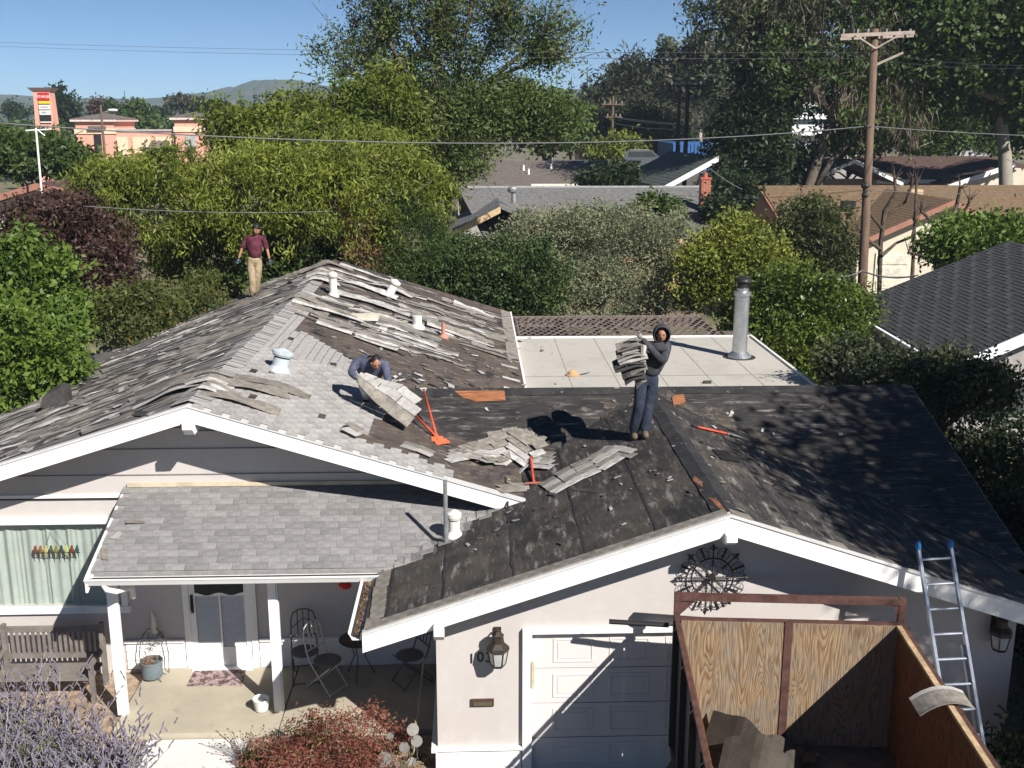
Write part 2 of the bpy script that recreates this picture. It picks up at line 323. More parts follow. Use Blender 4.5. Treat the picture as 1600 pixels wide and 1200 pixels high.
def roofpt(px,py):                                     # where a sight line meets the roof
    d=ray(px,py); lo=8;hi=40; t=None
    for k in range(3200):
        Y=8+k*.01; q=O+d*(Y/d.y)
        if q.z<=roofz(q.x,q.y): return q
    return O+d*(30/d.y)
def pp(*a): return [roofpt(x,y) for x,y in a]
polyon(pp((710,612),(788,612),(790,627),(745,629),(722,622)),sheath,'bare_sheathing',rB,lab='bare orange plywood where felt is torn')
polyon(pp((1050,620),(1068,617),(1072,633),(1052,634)),sheath,'bare_sheathing',rB2)
polyon(pp((1085,745),(1097,755),(1098,763),(1082,752)),sheath,'bare_sheathing',rC)
polyon(pp((1106,778),(1122,784),(1134,800),(1128,800)),sheath,'bare_sheathing',rC)
hole=M('hole_in_roof',(.01,.008,.007),1,.2)
polyon(pp((1112,703),(1135,706),(1158,724),(1128,720)),hole,'roof_hole',rC2,.02)
polyon(pp((495,486),(518,492),(512,498),(490,492)),hole,'roof_hole',rA2,.02)
# ---------------------------------------------------------------- fascia, brackets, gutters
def rake(p,q,h=.235,t=.045,name='fascia_board',parent=None,mat=None):
    p=Vector(p);q=Vector(q); up=Vector((0,0,h)); poly=[p,q,q-up,p-up]; return MB().prism(poly,(0,t,0)).build(name,mat or white,parent or house)
rake((-10,15.75,zA(-10)-.03),(XR,15.75,ZR-.03)); rake((XR+.003,15.75,ZR-.03),(.86,15.75,zA(.86)-.03))
rake((-1.5,12.85,zC(-1.5)-.03),(XG,12.85,ZG-.03),.25); rake((XG+.003,12.85,ZG-.03),(8.0,12.85,zC(8)-.03),.25)
dedge=M('drip_edge',(.62,.61,.6),.5,.05,metal=.2)
for a,b,y,zf in ((-10,XR,15.73,zA),(XR,.86,15.73,zA),(-1.5,XG,12.83,zC),(XG,8.0,12.83,zC)):
    MB().prism([(a,y,zf(a)-.028),(b,y,zf(b)-.028),(b,y,zf(b)+.008),(a,y,zf(a)+.008)],(0,.12,0)).build('drip_edge',dedge,house)
def bracket(x,y,z,L=.75,w=.14,h=.16):
    MB().prism([(x-w/2,y,z),(x-w/2,y,z-h*.55),(x-w/2,y+.12,z-h),(x-w/2,y+L,z-h),(x-w/2,y+L,z)],(w,0,0)).build('beam_end',white,house)
bracket(XR+.02,15.60,4.66,.98,.15,.24); bracket(XG,12.72,3.88,.76); bracket(-.5,12.72,zC(-.5)-.20,.76,.13,.24)
MB().prism([(8.305,14.8,zB(14.8)-.03),(8.305,19.75,zB(19.75)-.03),(8.305,19.75,zB(19.75)-.2),(8.305,14.8,zB(14.8)-.2)],(.03,0,0)).build('fascia_board',M('grey_fascia',(.22,.21,.2),.8),house)  # plain dark grey board along the right rake
MB().box((-10.05,15.8,zA(-10)-.16),(-10.0,33.4,zA(-10)+.02)).build('gutter',white,house)
guttd=M('gutter_inside',(.045,.036,.034),.9,.3)
lit=M('gutter_leaf_litter',(.16,.10,.055),.95,.5,20,.8,40)
def gutter(a,b,side,drop=.115):
    a=Vector(a);b=Vector(b);s=Vector(side); u=Vector((0,0,1)); d=(b-a)
    prof=[(0,-.03),(0,-drop),(.09,-drop),(.115,-.05),(.13,-.02),(.13,0),(.118,0),(.105,-.03),(.082,-drop+.012),(.01,-drop+.012),(.01,-.03)]
    pts=[a+s*x*1.3+u*z for x,z in prof]; g=MB().prism(pts,d); o=g.build('gutter',white,house)
    MB().prism([a+s*.014+u*(-.035),a+s*.138+u*(-.035),a+s*.135+u*(-.05),a+s*.014+u*(-.05)],d).build('gutter_inside',guttd,o); return o
gutter((-5.66,14.73,2.60),(-1.30,14.73,2.60),(0,-1,0))
g2=gutter((-1.52,12.92,2.535),(-1.52,14.58,2.535),(-1,0,0))
lm=MB()
for i in range(140): 
    y=random.uniform(12.95,14.55); x=-1.53-random.uniform(.01,.09); s=random.uniform(.012,.03); lm.obox(Matrix.LocRotScale(Vector((x,y,2.495+random.uniform(0,.02))),Euler((random.random()*3,random.random()*3,random.random()*3)),None),(s*1.6,s,.004))
lm.build('leaf_litter',lit,g2,kind='stuff')
MB().box((-5.62,14.69,2.47),(-5.58,16.58,2.60)).build('fascia_board',white,house)
MB().prism([(-5.66,14.6,2.61),(-5.66,16.6,2.61+.68),(-5.66,16.6,2.61+.5),(-5.66,14.6,2.38)],(.035,0,0)).build('fascia_board',white,house)
MB().tube([(-5.42,14.66,2.5),(-5.38,14.66,2.40),(-5.27,14.72,2.34),(-5.16,14.85,2.33),(-5.13,15.0,2.28),(-5.13,15.02,2.1)],.045,8).build('downpipe',white,house,smooth=True)
# porch beam and posts
MB().box((-5.5,14.98,2.42),(-1.0,15.10,2.56)).build('porch_beam',white,house)
def post(x,y,b=.10):
    MB().box((x-.06,y-.06,b),(x+.06,y+.06,2.42)).box((x+.06,y-.03,b),(x+.085,y+.045,2.42)).box((x-.03,y+.06,b),(x+.045,y+.085,2.42)).build('porch_post',white,house)
post(-5.50,15.18); post(-3.10,15.18)
MB().box((-5.56,16.3,2.30),(.5,16.58,2.33)).box((-5.5,14.80,2.50),(-1.4,16.55,2.515)).build('porch_soffit',white,house)
# ---------------------------------------------------------------- walls
fw_=MB().prism([(-9.5,16.6,3.15),(-9.5,16.6,.62),(-7.9,16.6,.62),(-7.9,16.6,1.25),(-7.9,16.6,2.70),(-7.9,16.6,3.15)],(0,.14,0))
wa=MB(); wa.box((-9.5,16.6,.0),(-7.9,16.74,3.1)); wa.box((-7.9,16.6,0),(-5.85,16.74,1.25)); wa.box((-5.85,16.6,0),(-4.86,16.74,3.1)); wa.box((-4.86,16.6,2.16),(-3.66,16.74,3.1)); wa.box((-3.66,16.6,0),(.6,16.74,3.1)); wa.box((-7.9,16.6,2.70),(-5.85,16.74,3.1))
wa.prism([(-9.5,16.6,3.1),(.6,16.6,3.1),(.6,16.6,zA(.6)-.11),(XR,16.6,ZR-.11),(-9.5,16.6,zA(-9.5)-.11)],(0,.14,0)); wa.build('wall',wallp,house)
MB().box((-9.5,16.74,0),(-9.36,33,3.1)).box((-9.36,32.8,0),(1,33,3.1)).box((.86,19.9,0),(1.0,32.8,3.0)).build('wall',wallp,house)
# gable battens / band
MB().box((-9.5,16.575,3.13),(-5.62,16.597,3.185)).build('band_board',white,house)
MB().box((-9.5,16.57,3.105),(-5.62,16.597,3.128)).build('shadow_gap',black,house)
for z in (3.50,3.93,4.28):
    xa=XR-(ZR-z-.13)/SA; xb=XR+(ZR-z-.13)/SA; MB().box((max(-9.5,xa),16.584,z),(min(.6,xb),16.598,z+.012)).build('panel_joint',M('joint',(.2,.17,.16),.9),house)
MB().box((XR-.1,16.56,4.17),(XR+1.25,16.597,4.21)).box((XR-.12,16.55,4.21),(XR+1.28,16.597,4.235)).build('gable_vent',wallp,house)
MB().prism([(-5.60,16.56,3.31),(.55,16.56,3.31),(.55,16.56,3.37),(-5.60,16.56,3.37)],(0,.035,0)).build('flashing_board',M('raw_timber',(.50,.42,.30),.85,.15,4,.2),house)
# window with green curtain
win=MB().box((-7.9,16.53,1.14),(-5.72,16.597,1.25)).box((-8.0,16.53,2.70),(-5.72,16.597,2.80)).box((-5.85,16.54,1.252),(-5.75,16.597,2.698)).box((-8.0,16.54,1.252),(-7.9,16.597,2.698)).build('window',white,house)
curt=M('green_curtain',(.37,.43,.385),.85,.06,3,.05,80,trans=.15)
vs=[];n=150
for i in range(n+1):
    x=-7.92+2.1*i/n; d=.022*math.sin(i*.36+2.6*math.sin(i*.083)+1.3*math.sin(i*.031))+.010*math.sin(i*.9+2*math.sin(i*.2))
    for z,k in((1.25,1),(1.6,1),(2.3,.9),(2.62,.6),(2.70,.9)): vs.append((x,16.68+d*k,z))
MB().add(vs,[(i*5+j,(i+1)*5+j,(i+1)*5+j+1,i*5+j+1) for i in range(n) for j in range(4)]).build('curtain',curt,win,smooth=True)
gl=bpy.data.materials.new('clear_glass'); gl.use_nodes=True; gn=gl.node_tree.nodes; gll=gl.node_tree.links
tr=gn.new('ShaderNodeBsdfTransparent'); gs=gn.new('ShaderNodeBsdfGlossy'); gs.inputs['Roughness'].default_value=.02; fm=gn.new('ShaderNodeMixShader'); fr=gn.new('ShaderNodeFresnel'); fr.inputs[0].default_value=1.4
fm.inputs[0].default_value=.06; gll.new(tr.outputs[0],fm.inputs[1]); gll.new(gs.outputs[0],fm.inputs[2]); gll.new(fm.outputs[0],gn['Material Output'].inputs[0])
MB().add([(-7.9,16.62,1.25),(-5.85,16.62,1.25),(-5.85,16.62,2.70),(-7.9,16.62,2.70)],[(0,1,2,3)]).build('pane',gl,win)
# lower siding boards
def boards(x0,x1,y,z0,z1,n,face=-1,name='siding_board',axis='x'):
    h=(z1-z0)/n
    for i in range(n):
        a=z0+i*h
        poly=[(0,a+.004),(-.030,a+.004),(-.030,a+.02),(-.012,a+h-.004),(0,a+h-.004)]
        if axis=='x': MB().prism([(x0,y+d,z) for d,z in poly],(x1-x0,0,0)).build(name,white,house)
        else: MB().prism([(y+d,x0,z) for d,z in poly],(0,x1-x0,0)).build(name,white,house)
boards(-5.85,-4.88,16.598,.10,.57,3); boards(-3.64,-.60,16.598,.10,.57,3)
for a,b in((-5.87,-4.88),(-3.64,-.60)): box((a,16.54,.575),(b,16.597,.625)).build('dado_rail',white,house)
# front door
dr=MB().box((-4.86,16.56,.10),(-4.76,16.62,2.16)).box((-3.76,16.56,.10),(-3.66,16.62,2.16)).box((-4.86,16.56,2.16),(-3.66,16.62,2.26)).build('door_frame',white,house)
d=MB().box((-4.76,16.585,.12),(-4.66,16.63,2.15)).box((-3.86,16.585,.12),(-3.76,16.63,2.15)).box((-4.66,16.585,.12),(-3.86,16.63,.47)).box((-4.66,16.585,1.40),(-3.86,16.63,1.47)).box((-4.66,16.585,2.06),(-3.86,16.63,2.15)).box((-4.275,16.585,.471),(-4.245,16.63,1.40)).build('door',white,house)
for x0,x1 in((-4.655,-4.28),(-4.24,-3.865)):
    m_=MB()
    for k in range(26):
        z=.48+k*.0353; m_.prism([(x0,16.60,z),(x0,16.622,z+.022),(x0,16.626,z+.019),(x0,16.604,z-.003)],(x1-x0,0,0))
    m_.build('louvre_panel',M('door_louvre',(.72,.72,.71),.6,.05),d)
box((-4.66,16.60,1.471),(-3.86,16.61,2.06)).build('door_glass',glass,d)
vs=[(-4.66,16.578,1.80),(-3.86,16.578,1.80)]+[(-3.86-.8*i/16,16.578,1.43+.025*math.cos(i*math.pi/4)) for i in range(17)]
MB().add(vs,[tuple(range(len(vs)))]).build('door_valance',M('dark_valance',(.03,.035,.033),.8),d)
MB().box((-4.735,16.565,1.1),(-4.69,16.585,1.42)).tube([(-4.71,16.56,1.15),(-4.71,16.51,1.19),(-4.71,16.51,1.33),(-4.71,16.56,1.37)],.014,6).build('door_handle',black,d)
MB().box((-4.76,16.45,.10),(-3.76,16.585,.125)).build('door_sill',white,house)
# garage front wall with the door opening
gw=MB(); y0,y1=13.5,13.64
gw.box((-.57,y0,0),(.62,y1,2.30)); gw.box((5.72,y0,0),(7.5,y1,2.30)); gw.box((.62,y0,2.21),(5.72,y1,2.30))
gw.prism([(-.57,y0,2.30),(7.5,y0,2.30),(7.5,y0,zC(7.5)-.11),(XG,y0,ZG-.11),(-.57,y0,zC(-.57)-.11)],(0,.14,0)); gw.build('wall',wallp,house)
MB().box((-.57,13.64,0),(-.43,16.6,2.85)).box((7.36,13.64,0),(7.5,19.7,2.6)).box((1.2,19.58,0),(7.36,19.7,3.9)).box((7.6,19.9,0),(7.75,29.8,2.9)).box((1.0,29.6,0),(7.6,29.8,2.9)).build('wall',wallp,house)
boards(-.60,.60,13.498,.02,.42,3); box((-.63,13.44,.425),(.61,13.497,.475)).build('dado_rail',white,house)
MB().box((-.66,13.45,.40),(-.575,16.5,.47)).build('dado_rail',white,house)
MB().box((.615,13.43,0),(.745,13.497,2.20)).box((5.595,13.43,0),(5.725,13.497,2.20)).box((.615,13.43,2.20),(5.725,13.497,2.27)).build('garage_door_frame',white,house)
gdm=M('garage_door_paint',(.62,.585,.565),.6,.03,1,.04,60,fine=.02)
gd=MB()
for k in range(4): gd.box((.745,13.55,.02+k*.5375),(5.595,13.60,.545+k*.5375))
gd=gd.build('garage_door',gdm,house)
for k in range(4):
    for j in range(6):
        x0=.745+.30+j*.78; z0=.02+k*.5375+.085; x1=x0+.56; z1=z0+.36; e=.03
        m_=MB().box((x0,13.54,z0),(x1,13.549,z0+e)).box((x0,13.54,z1-e),(x1,13.549,z1)).box((x0,13.54,z0+e),(x0+e,13.549,z1-e)).box((x1-e,13.54,z0+e),(x1,13.549,z1-e)).box((x0+.06,13.543,z0+.06),(x1-.06,13.549,z1-.06)); m_.build('door_panel',gdm,gd)
MB().box((.735,13.415,1.40),(.775,13.429,1.80)).build('weather_strip',M('aged_plastic',(.55,.47,.33),.7),house)
ms=MB().box((-.10,13.47,1.10),(.22,13.497,1.21)).build('mail_slot',M('bronze',(.12,.075,.06),.45,.1,metal=.5),house); box((-.07,13.455,1.12),(.19,13.47,1.165)).build('flap',M('brass',(.25,.22,.15),.4,metal=.7),ms)
for t,x,z in (('1',-.085,1.82),('0',.035,1.84),('3',.15,1.83)): lettering(t,.21,(x,13.488,z),(R(90),0,0),black,house,'house_number')
# ---------------------------------------------------------------- shingle pieces (shared meshes)
def tabmesh(mat,w_=.30,h_=.20,t=.012):
    return MB().add([(-w_/2,-h_/2,0),(w_/2,-h_/2,0),(w_/2,h_/2,-.006),(-w_/2,h_/2,-.006),(-w_/2,-h_/2,t),(w_/2,-h_/2,t),(w_/2,h_/2,t*.3),(-w_/2,h_/2,t*.3)],BOXF).mesh('shingle',mat)
SP=[tabmesh(sh_p,w_) for w_ in (.22,.29,.34)]; SL=[tabmesh(sh_l,w_,.175,.022) for w_ in (.268,.28)]; SW=tabmesh(sh_w,.28,.22,.012); STN=tabmesh(sh_t,.29,.20)
def put(me,parent,name,pos,u,v,j=0):
    u=Vector(u).normalized(); v=Vector(v).normalized(); n=u.cross(v)
    o=bpy.data.objects.new(name,me); C.objects.link(o); o.parent=parent
    Mx=Matrix((u,v,n)).transposed().to_4x4(); Mx.translation=Vector(pos); o.matrix_local=Mx@Euler((0,0,random.uniform(-j,j))).to_matrix().to_4x4(); return o
cnt=0; vD=Vector((0,1,.368)).normalized()
row=0; y=14.86
while y<16.55:
    x=-5.66+(.15 if row%2 else 0)
    lim=(.368*(y-14.75)-.4275)/.33+.45 if y<16.2 else .6
    while x<lim:
        k=random.choice((0,1,1,2)); wd=(.22,.29,.34)[k]
        X=x+wd/2; 
        if x+wd>-5.64 and X<lim:
            z=max(zD(y),zC(X) if X>-1.3 else 0)
            if zD(y)>= (zC(X) if X>-1.3 else 0)-.003: put(SP[k],rD,'shingle',(X,y,zD(y)+.006),(1,0,0),vD,.01)
            else: put(SP[k],rC,'shingle',(X,y,zC(X)+.01),(0,-1,0),(.95,0,.31),.02)
            cnt+=1
        x+=wd+.004
    y+=.139; row+=1
# remaining shingles next to the porch valley, on the garage slope
for j in range(7):
    for i in range(3+j//2):
        Y=14.85+j*.30; X=-1.28+max(0,(.368*(min(Y,16.5)-14.75)-.4275)/.33+1.1)+i*.15
        if X<.9 and Y<16.5: put(SL[i%2],rC,'shingle',(X,Y,zC(X)+.008),(0,-1,0),(.95,0,.31),.06)
for k in range(7): put(STN,rC,'shingle',(-1.36+random.uniform(-.02,.03),13.05+.25*k,zC(-1.36)+.012),(0,-1,0),(.95,0,.31),.03)
for k in range(26): X=-1.3+k*.175; put(STN,rC,'starter_shingle',(X,12.97,zC(X)+.012),(.95,0,.31),(0,1,0),.03)
for k in range(22): X=XG+.15+k*.21; put(tabmesh(sh_d,.24,.16) if k%3 else STN,rC2,'starter_shingle',(X,12.95,zC(X)+.012),(.95,0,-.31),(0,1,0),.03)
# light shingles still lying on the living wing
def inside(px,py,poly):
    c=False;n=len(poly)
    for i in range(n):
        (x1,y1),(x2,y2)=poly[i],poly[i-1]
        if (y1>py)!=(y2>py) and px<(x2-x1)*(py-y1)/(y2-y1)+x1: c=not c
    return c
reg=[(p.x,p.y) for p in pp((292,634),(372,572),(465,456),(500,462),(482,484),(450,525),(470,515),(545,560),(600,600),(640,604),(612,625),(590,655),(560,690),(620,705),(700,735),(705,748),(600,722),(400,668))]
cnt=0; col=0; x=XR+.16; extra=[]
cands=[]
while x<.6:
    y=15.86+(.148 if col%2 else 0)
    while y<26.5:
        if inside(x,y,reg): cands.append((x,y,col))
        y+=.298
    x+=.138; col+=1
cands.sort(key=lambda c:c[1])
uu=(0,1,0); vv=Vector((-1,0,.31)).normalized()
rest=MB()
for i,(x,y,c) in enumerate(cands):
    if random.random()<.012: continue
    if i<300: put(random.choice(SL),rA2,'shingle',(x,y,zA(x)+.012),uu,vv,.02)
    else:
        Mx=Matrix((Vector(uu),vv,Vector(uu).cross(vv))).transposed().to_4x4(); Mx.translation=(x,y,zA(x)+.012); rest.obox(Mx,(.285,.165,.014))
if rest.v: rest.build('far_shingles',sh_l,rA2,kind='stuff')
# ridge caps
capm=[]
for k in range(3):
    capm.append(MB().add([(sx*.27,yy,-.0837*abs(sx)+zz) for yy,zz in((-.11,.011+.003*k),(.12,.003)) for sx in(-1,-.5,0,.5,1)],[(i,i+1,i+6,i+5) for i in range(4)]).mesh('cap',sh_l))
y=16.0;k=0
while y<30.5 and k<110:
    o=link('ridge_cap',capm[k%3],rA1); o.location=(XR+random.uniform(-.02,.02),y,ZR+.03); o.rotation_euler=(random.uniform(-.01,.03),0,random.uniform(-.05,.05)); y+=.135;k+=1
    if 17.6<y<19.2 and random.random()<.4: y+=.1
# white starter strips on the right eave of the living wing
for Y in (21.0,22.0,22.9,23.9,25.2): put(tabmesh(sh_w,.16,.42),rA2,'starter_shingle',(.82,Y,zA(.82)+.012),(0,1,0),vv,.1)
MB().prism([(.80,26.0,zA(.8)+.005),(1.09,26.0,zA(1.09)+.005),(1.09,33.3,zA(1.09)+.005),(.80,33.3,zA(.8)+.005)],(0,0,.008)).build('eave_strip',sh_t,rA2)
# ---------------------------------------------------------------- torn shingle strips (bent, still hanging on the slopes)
def strip(mb,L,f,tabs=True,hh=.33,top=0,und=1,seg=.1):
    """two-tone shingle strip: f(u along,v across,w up)->point"""
    n=max(2,int(L/seg)); t=.007
    vs=[]
    for i in range(n+1):
        u=L*i/n; e=.012*math.sin(i*3.1)
        for v in (0+e,hh*.52,hh+e*.5): vs.append(f(u,v,t)); 
        for v in (0+e,hh+e*.5): vs.append(f(u,v,0))
    fs=[];ms=[]
    for i in range(n):
        a=i*5;b=a+5
        fs+=[(a,b,b+1,a+1),(a+1,b+1,b+2,a+2),(a+3,a+4,b+4,b+3),(a,a+3,b+3,b),(a+2,b+2,b+4,a+4)]; ms+=[top,und,und,und,und]
    k=len(mb.v); mb.v+=[tuple(p) for p in vs]; mb.f+=[tuple(q+k for q in f_) for f_ in fs]; mb.m+=ms
    mb.f+=[(k,k+1,k+2,k+4,k+3),(k+n*5,k+n*5+3,k+n*5+4,k+n*5+2,k+n*5+1)]; mb.m+=[und,und]
    return mb
def torn(x,y,ang,L,wd,parent,mats,amp=.04,name='torn_shingle',flip=False,lift=0,bulge=0):
    ca,sa=math.cos(ang),math.sin(ang); ph=random.uniform(0,6); fr_=random.uniform(1.5,3.5); b0=random.uniform(.5,1.2); bend=random.uniform(-.12,.12)
    tl=random.uniform(-.15,.3)
    def f(u,v,w):
        uu_=u-L/2; vv_=v-wd/2+bend*(uu_/1.5)**2*.5
        X=x+ca*uu_-sa*vv_; Y=y+sa*uu_+ca*vv_
        h=.012+w+lift+amp*b0*(.5+.5*math.sin(ph+fr_*u))*(.35+.65*v/wd)+.02*math.sin(u*9+ph)*(v/wd)+tl*v*.35*(.5+.5*math.sin(ph*2+u*1.3))+bulge*math.exp(-(uu_/(.3*L))**2)
        return (X,Y,zA(min(max(X,-10.1),1.12))+max(h,.008+w))
    return strip(MB(),L,f,hh=wd).build(name,mats,parent,smooth=False)
mixA=[[sh_w,sh_t],[sh_t,sh_t],[sh_p,sh_d],[sh_p,sh_t],[sh_d,sh_t],[sh_w,sh_d],[feltl,sh_t],[sh_t,sh_d],[sh_t,sh_d]]
random.seed(11)
for i in range(190):
    t=random.random(); Y=16.2+(t**1.25)*16.2; X=random.uniform(-9.3,XR-.45)
    edge=(X<-8.3 and random.random()<.6) or (Y<17.2 and X<-8 and random.random()<.3)
    if edge: continue
    L=random.choice((.9,1.3,1.8,2.4,3.0)); L=min(L,2*min(X+9.9,XR-.15-X)/.8) if min(X+9.9,XR-.15-X)>.4 else .7
    if Y-15.85<.5*L*.5: continue
    torn(X,Y,random.gauss(.42,.13),L,random.choice((.16,.22,.33)),rA1,random.choice(mixA),random.choice((.015,.03,.05)))
for i in range(100):
    X=random.uniform(XR+.4,.6); Y=random.uniform(22.6+.55*max(0,X+2.6),32.6)
    if X>-1.2 and Y<26 : continue
    if X>-.2 and random.random()<.55: continue
    L=random.choice((.8,1.2,1.8,2.6)); L=min(L,2*min(X-XR-.05,1.05-X))
    if L<.4: continue
    torn(X,Y,random.gauss(-.06,.12),L,random.choice((.14,.2,.33)),rA2,random.choice(mixA+[[sh_t,sh_w]]),random.choice((.03,.06,.1)))
for i in range(10):  # lifted caps near the front gable
    torn(XR+random.uniform(-.9,.9),16.5+i*.17,random.uniform(-.3,.3)+(.1 if i%2 else -.1),random.uniform(.8,1.6),.3,rA1 if i%2 else rA2,random.choice(([sh_w,sh_t],[sh_t,sh_t],[sh_l,sh_d])),.05,bulge=.08)
for i,(px,py,an,L,wd) in enumerate([(510,415,.3,1.6,.35),(500,425,-.2,1.4,.4),(530,440,.1,1.8,.35),(560,450,-.15,2.2,.35),(495,440,.5,1.2,.4),(610,455,-.3,1.4,.3),(590,480,-.05,2.4,.33),(545,500,-.1,2.6,.3),(470,470,.2,1.1,.35)]):
    q=roofpt(px,py); torn(min(q.x,.0),q.y,an,L,wd,rA2 if q.x>XR else rA1,random.choice(([sh_w,sh_t],[sh_w,sh_w],[sh_t,sh_t])),.1,bulge=.08)
# big grey upturned pieces on the brown slope
for (px,py,an,L,wd) in [(628,516,-.12,1.9,.42),(692,512,-.15,1.6,.45),(645,533,-.2,1.2,.3),(720,528,-.05,1.7,.22),(590,540,-.3,1.0,.3),(665,545,-.1,1.2,.25),(735,520,-.1,.9,.2)]:
    q=roofpt(px,py); torn(min(q.x,.1),q.y,an,L,wd,rA2,[M('grey_sheet',(.14,.145,.14),.85,.2,5,.2),sh_t] if wd>.4 else [sh_w,sh_t],.12,lift=.03)
# dark bent vent covers on the left slope
for px,py,s in ((85,630,.42),(345,466,.40)):
    q=roofpt(px,py+8); a=MB(); x,y,z=q
    a.prism([(x-s*.6,y,z),(x+s*.55,y,z+s*.05),(x+s*.4,y+.1,z+s*.75),(x+s*.1,y+.1,z+s*.8),(x-s*.5,y+.05,z+s*.5)],(.0,.35,.05)); a.build('upturned_shingle',sh_d,rA1)
    MB().prism([(x-s*.62,y-.02,z+.02),(x-s*.62,y+.4,z+.02),(x-s*.52,y+.4,z+s*.5),(x-s*.52,y-.02,z+s*.5)],(-.02,0,.01)).build('upturned_shingle',sh_t,rA1)
# ---------------------------------------------------------------- roof pipes and vents
def cyl(px,py,h,r,mat,name,cap=True,flare=1.6,tilt=(0,0)):
    q=roofpt(px,py); m_=MB(); m_.lathe(q-Vector((0,0,.05)),[(r*flare,0),(r*flare,.06),(r*1.05,.14),(r,.16),(r,h)],18); o=m_.build(name,mat,house,smooth=False)
    if cap: MB().lathe(q,[(r*1.15,h-.02),(r*1.3,h+.02),(r*1.3,h+.07),(r*.4,h+.12),(0,h+.13)],18).build('vent_cap',mat,o)
    if tilt!=(0,0):
        T=Matrix.Translation(q)@Euler((tilt[0],tilt[1],0)).to_matrix().to_4x4()@Matrix.Translation(-q); o.data.transform(T)
        for ch in o.children: ch.data.transform(T)
    return o
cyl(710,838,.30,.085,M('pale_vent',(.62,.60,.56),.7,.1),'roof_vent')
cyl(436,580,.30,.15,M('blue_grey_vent',(.42,.47,.50),.5,.15),'roof_vent',True,1.5,(-.1,.25))
cyl(521,462,.5,.10,M('cream_vent',(.62,.57,.50),.7,.1),'roof_vent',True,1.5)
cyl(606,464,.42,.12,M('cream_vent2',(.66,.64,.60),.7,.1),'roof_vent',True,1.4,(0,.5))
cyl(652,512,.35,.12,M('cream_vent3',(.62,.60,.56),.7,.1),'roof_vent',False,1.6)
cyl(693,527,.42,.05,M('red_pipe',(.45,.20,.15),.7,.1),'vent_pipe',False,2.6)
box((-4.0+.9,25.2,4.42),(-4.0+1.7,25.8,4.50)).build('board',M('cream_board',(.6,.55,.45),.8),rA2)
q=roofpt(697,848); MB().tube([q-Vector((0,0,.1)),q+Vector((0,0,.98))],.032,10).build('mast_pipe',metald,house)
q=PZ(1155,558,3.03); pm=MB().lathe(q,[(.31,0),(.30,.06),(.21,.14),(.19,.16),(.19,1.62)],24).build('stovepipe',metal,house,smooth=False)
MB().lathe(q,[(.2,1.62),(.225,1.63),(.225,1.72),(.2,1.73),(.15,1.74),(.15,1.82)],24).build('collar',metal,pm)
MB().lathe(q,[(.15,1.82),(.14,1.84),(.14,1.98),(.22,2.0),(.2,2.06),(.05,2.13),(0,2.135)],20).tube([q+Vector((-.17,0,1.75)),q+Vector((-.2,0,1.95)),q+Vector((-.1,0,2.18)),q+Vector((.1,0,2.18)),q+Vector((.2,0,1.95)),q+Vector((.17,0,1.75))],.012,6).build('rain_cap',black,pm)
MB().lathe(q,[(.42,0.004),(.42,.012),(.3,.014)],24).build('tar_collar',lapm,pm)
# ================================================================ FOLIAGE
def leafmat(name,c1,c2,c3=None,amt=.1,rough=.55,trans=.2,spec=.3):
    m=bpy.data.materials.new(name); m.use_nodes=True; n=m.node_tree.nodes; l=m.node_tree.links; b=n['Principled BSDF']
    at=n.new('ShaderNodeAttribute'); at.attribute_name='c'; sp=n.new('ShaderNodeSeparateColor'); l.new(at.outputs[0],sp.inputs[0])
    c=mixn(n,l,sp.outputs[0],c1,c2)
    if c3:
        t=ramp(n,l,sp.outputs[1],1-amt-.02,1-amt+.02); c=mixn(n,l,t,c,c3)
    l.new(c,b.inputs['Base Color']); b.inputs['Roughness'].default_value=rough; b.inputs['Specular IOR Level'].default_value=spec
    t=n.new('ShaderNodeBsdfTranslucent'); l.new(c,t.inputs[0]); ms=n.new('ShaderNodeMixShader'); ms.inputs[0].default_value=trans
    l.new(b.outputs[0],ms.inputs[1]); l.new(t.outputs[0],ms.inputs[2]); l.new(ms.outputs[0],n['Material Output'].inputs[0]); return m
def unit(a): return a/np.maximum(np.linalg.norm(a,axis=1,keepdims=True),1e-9)
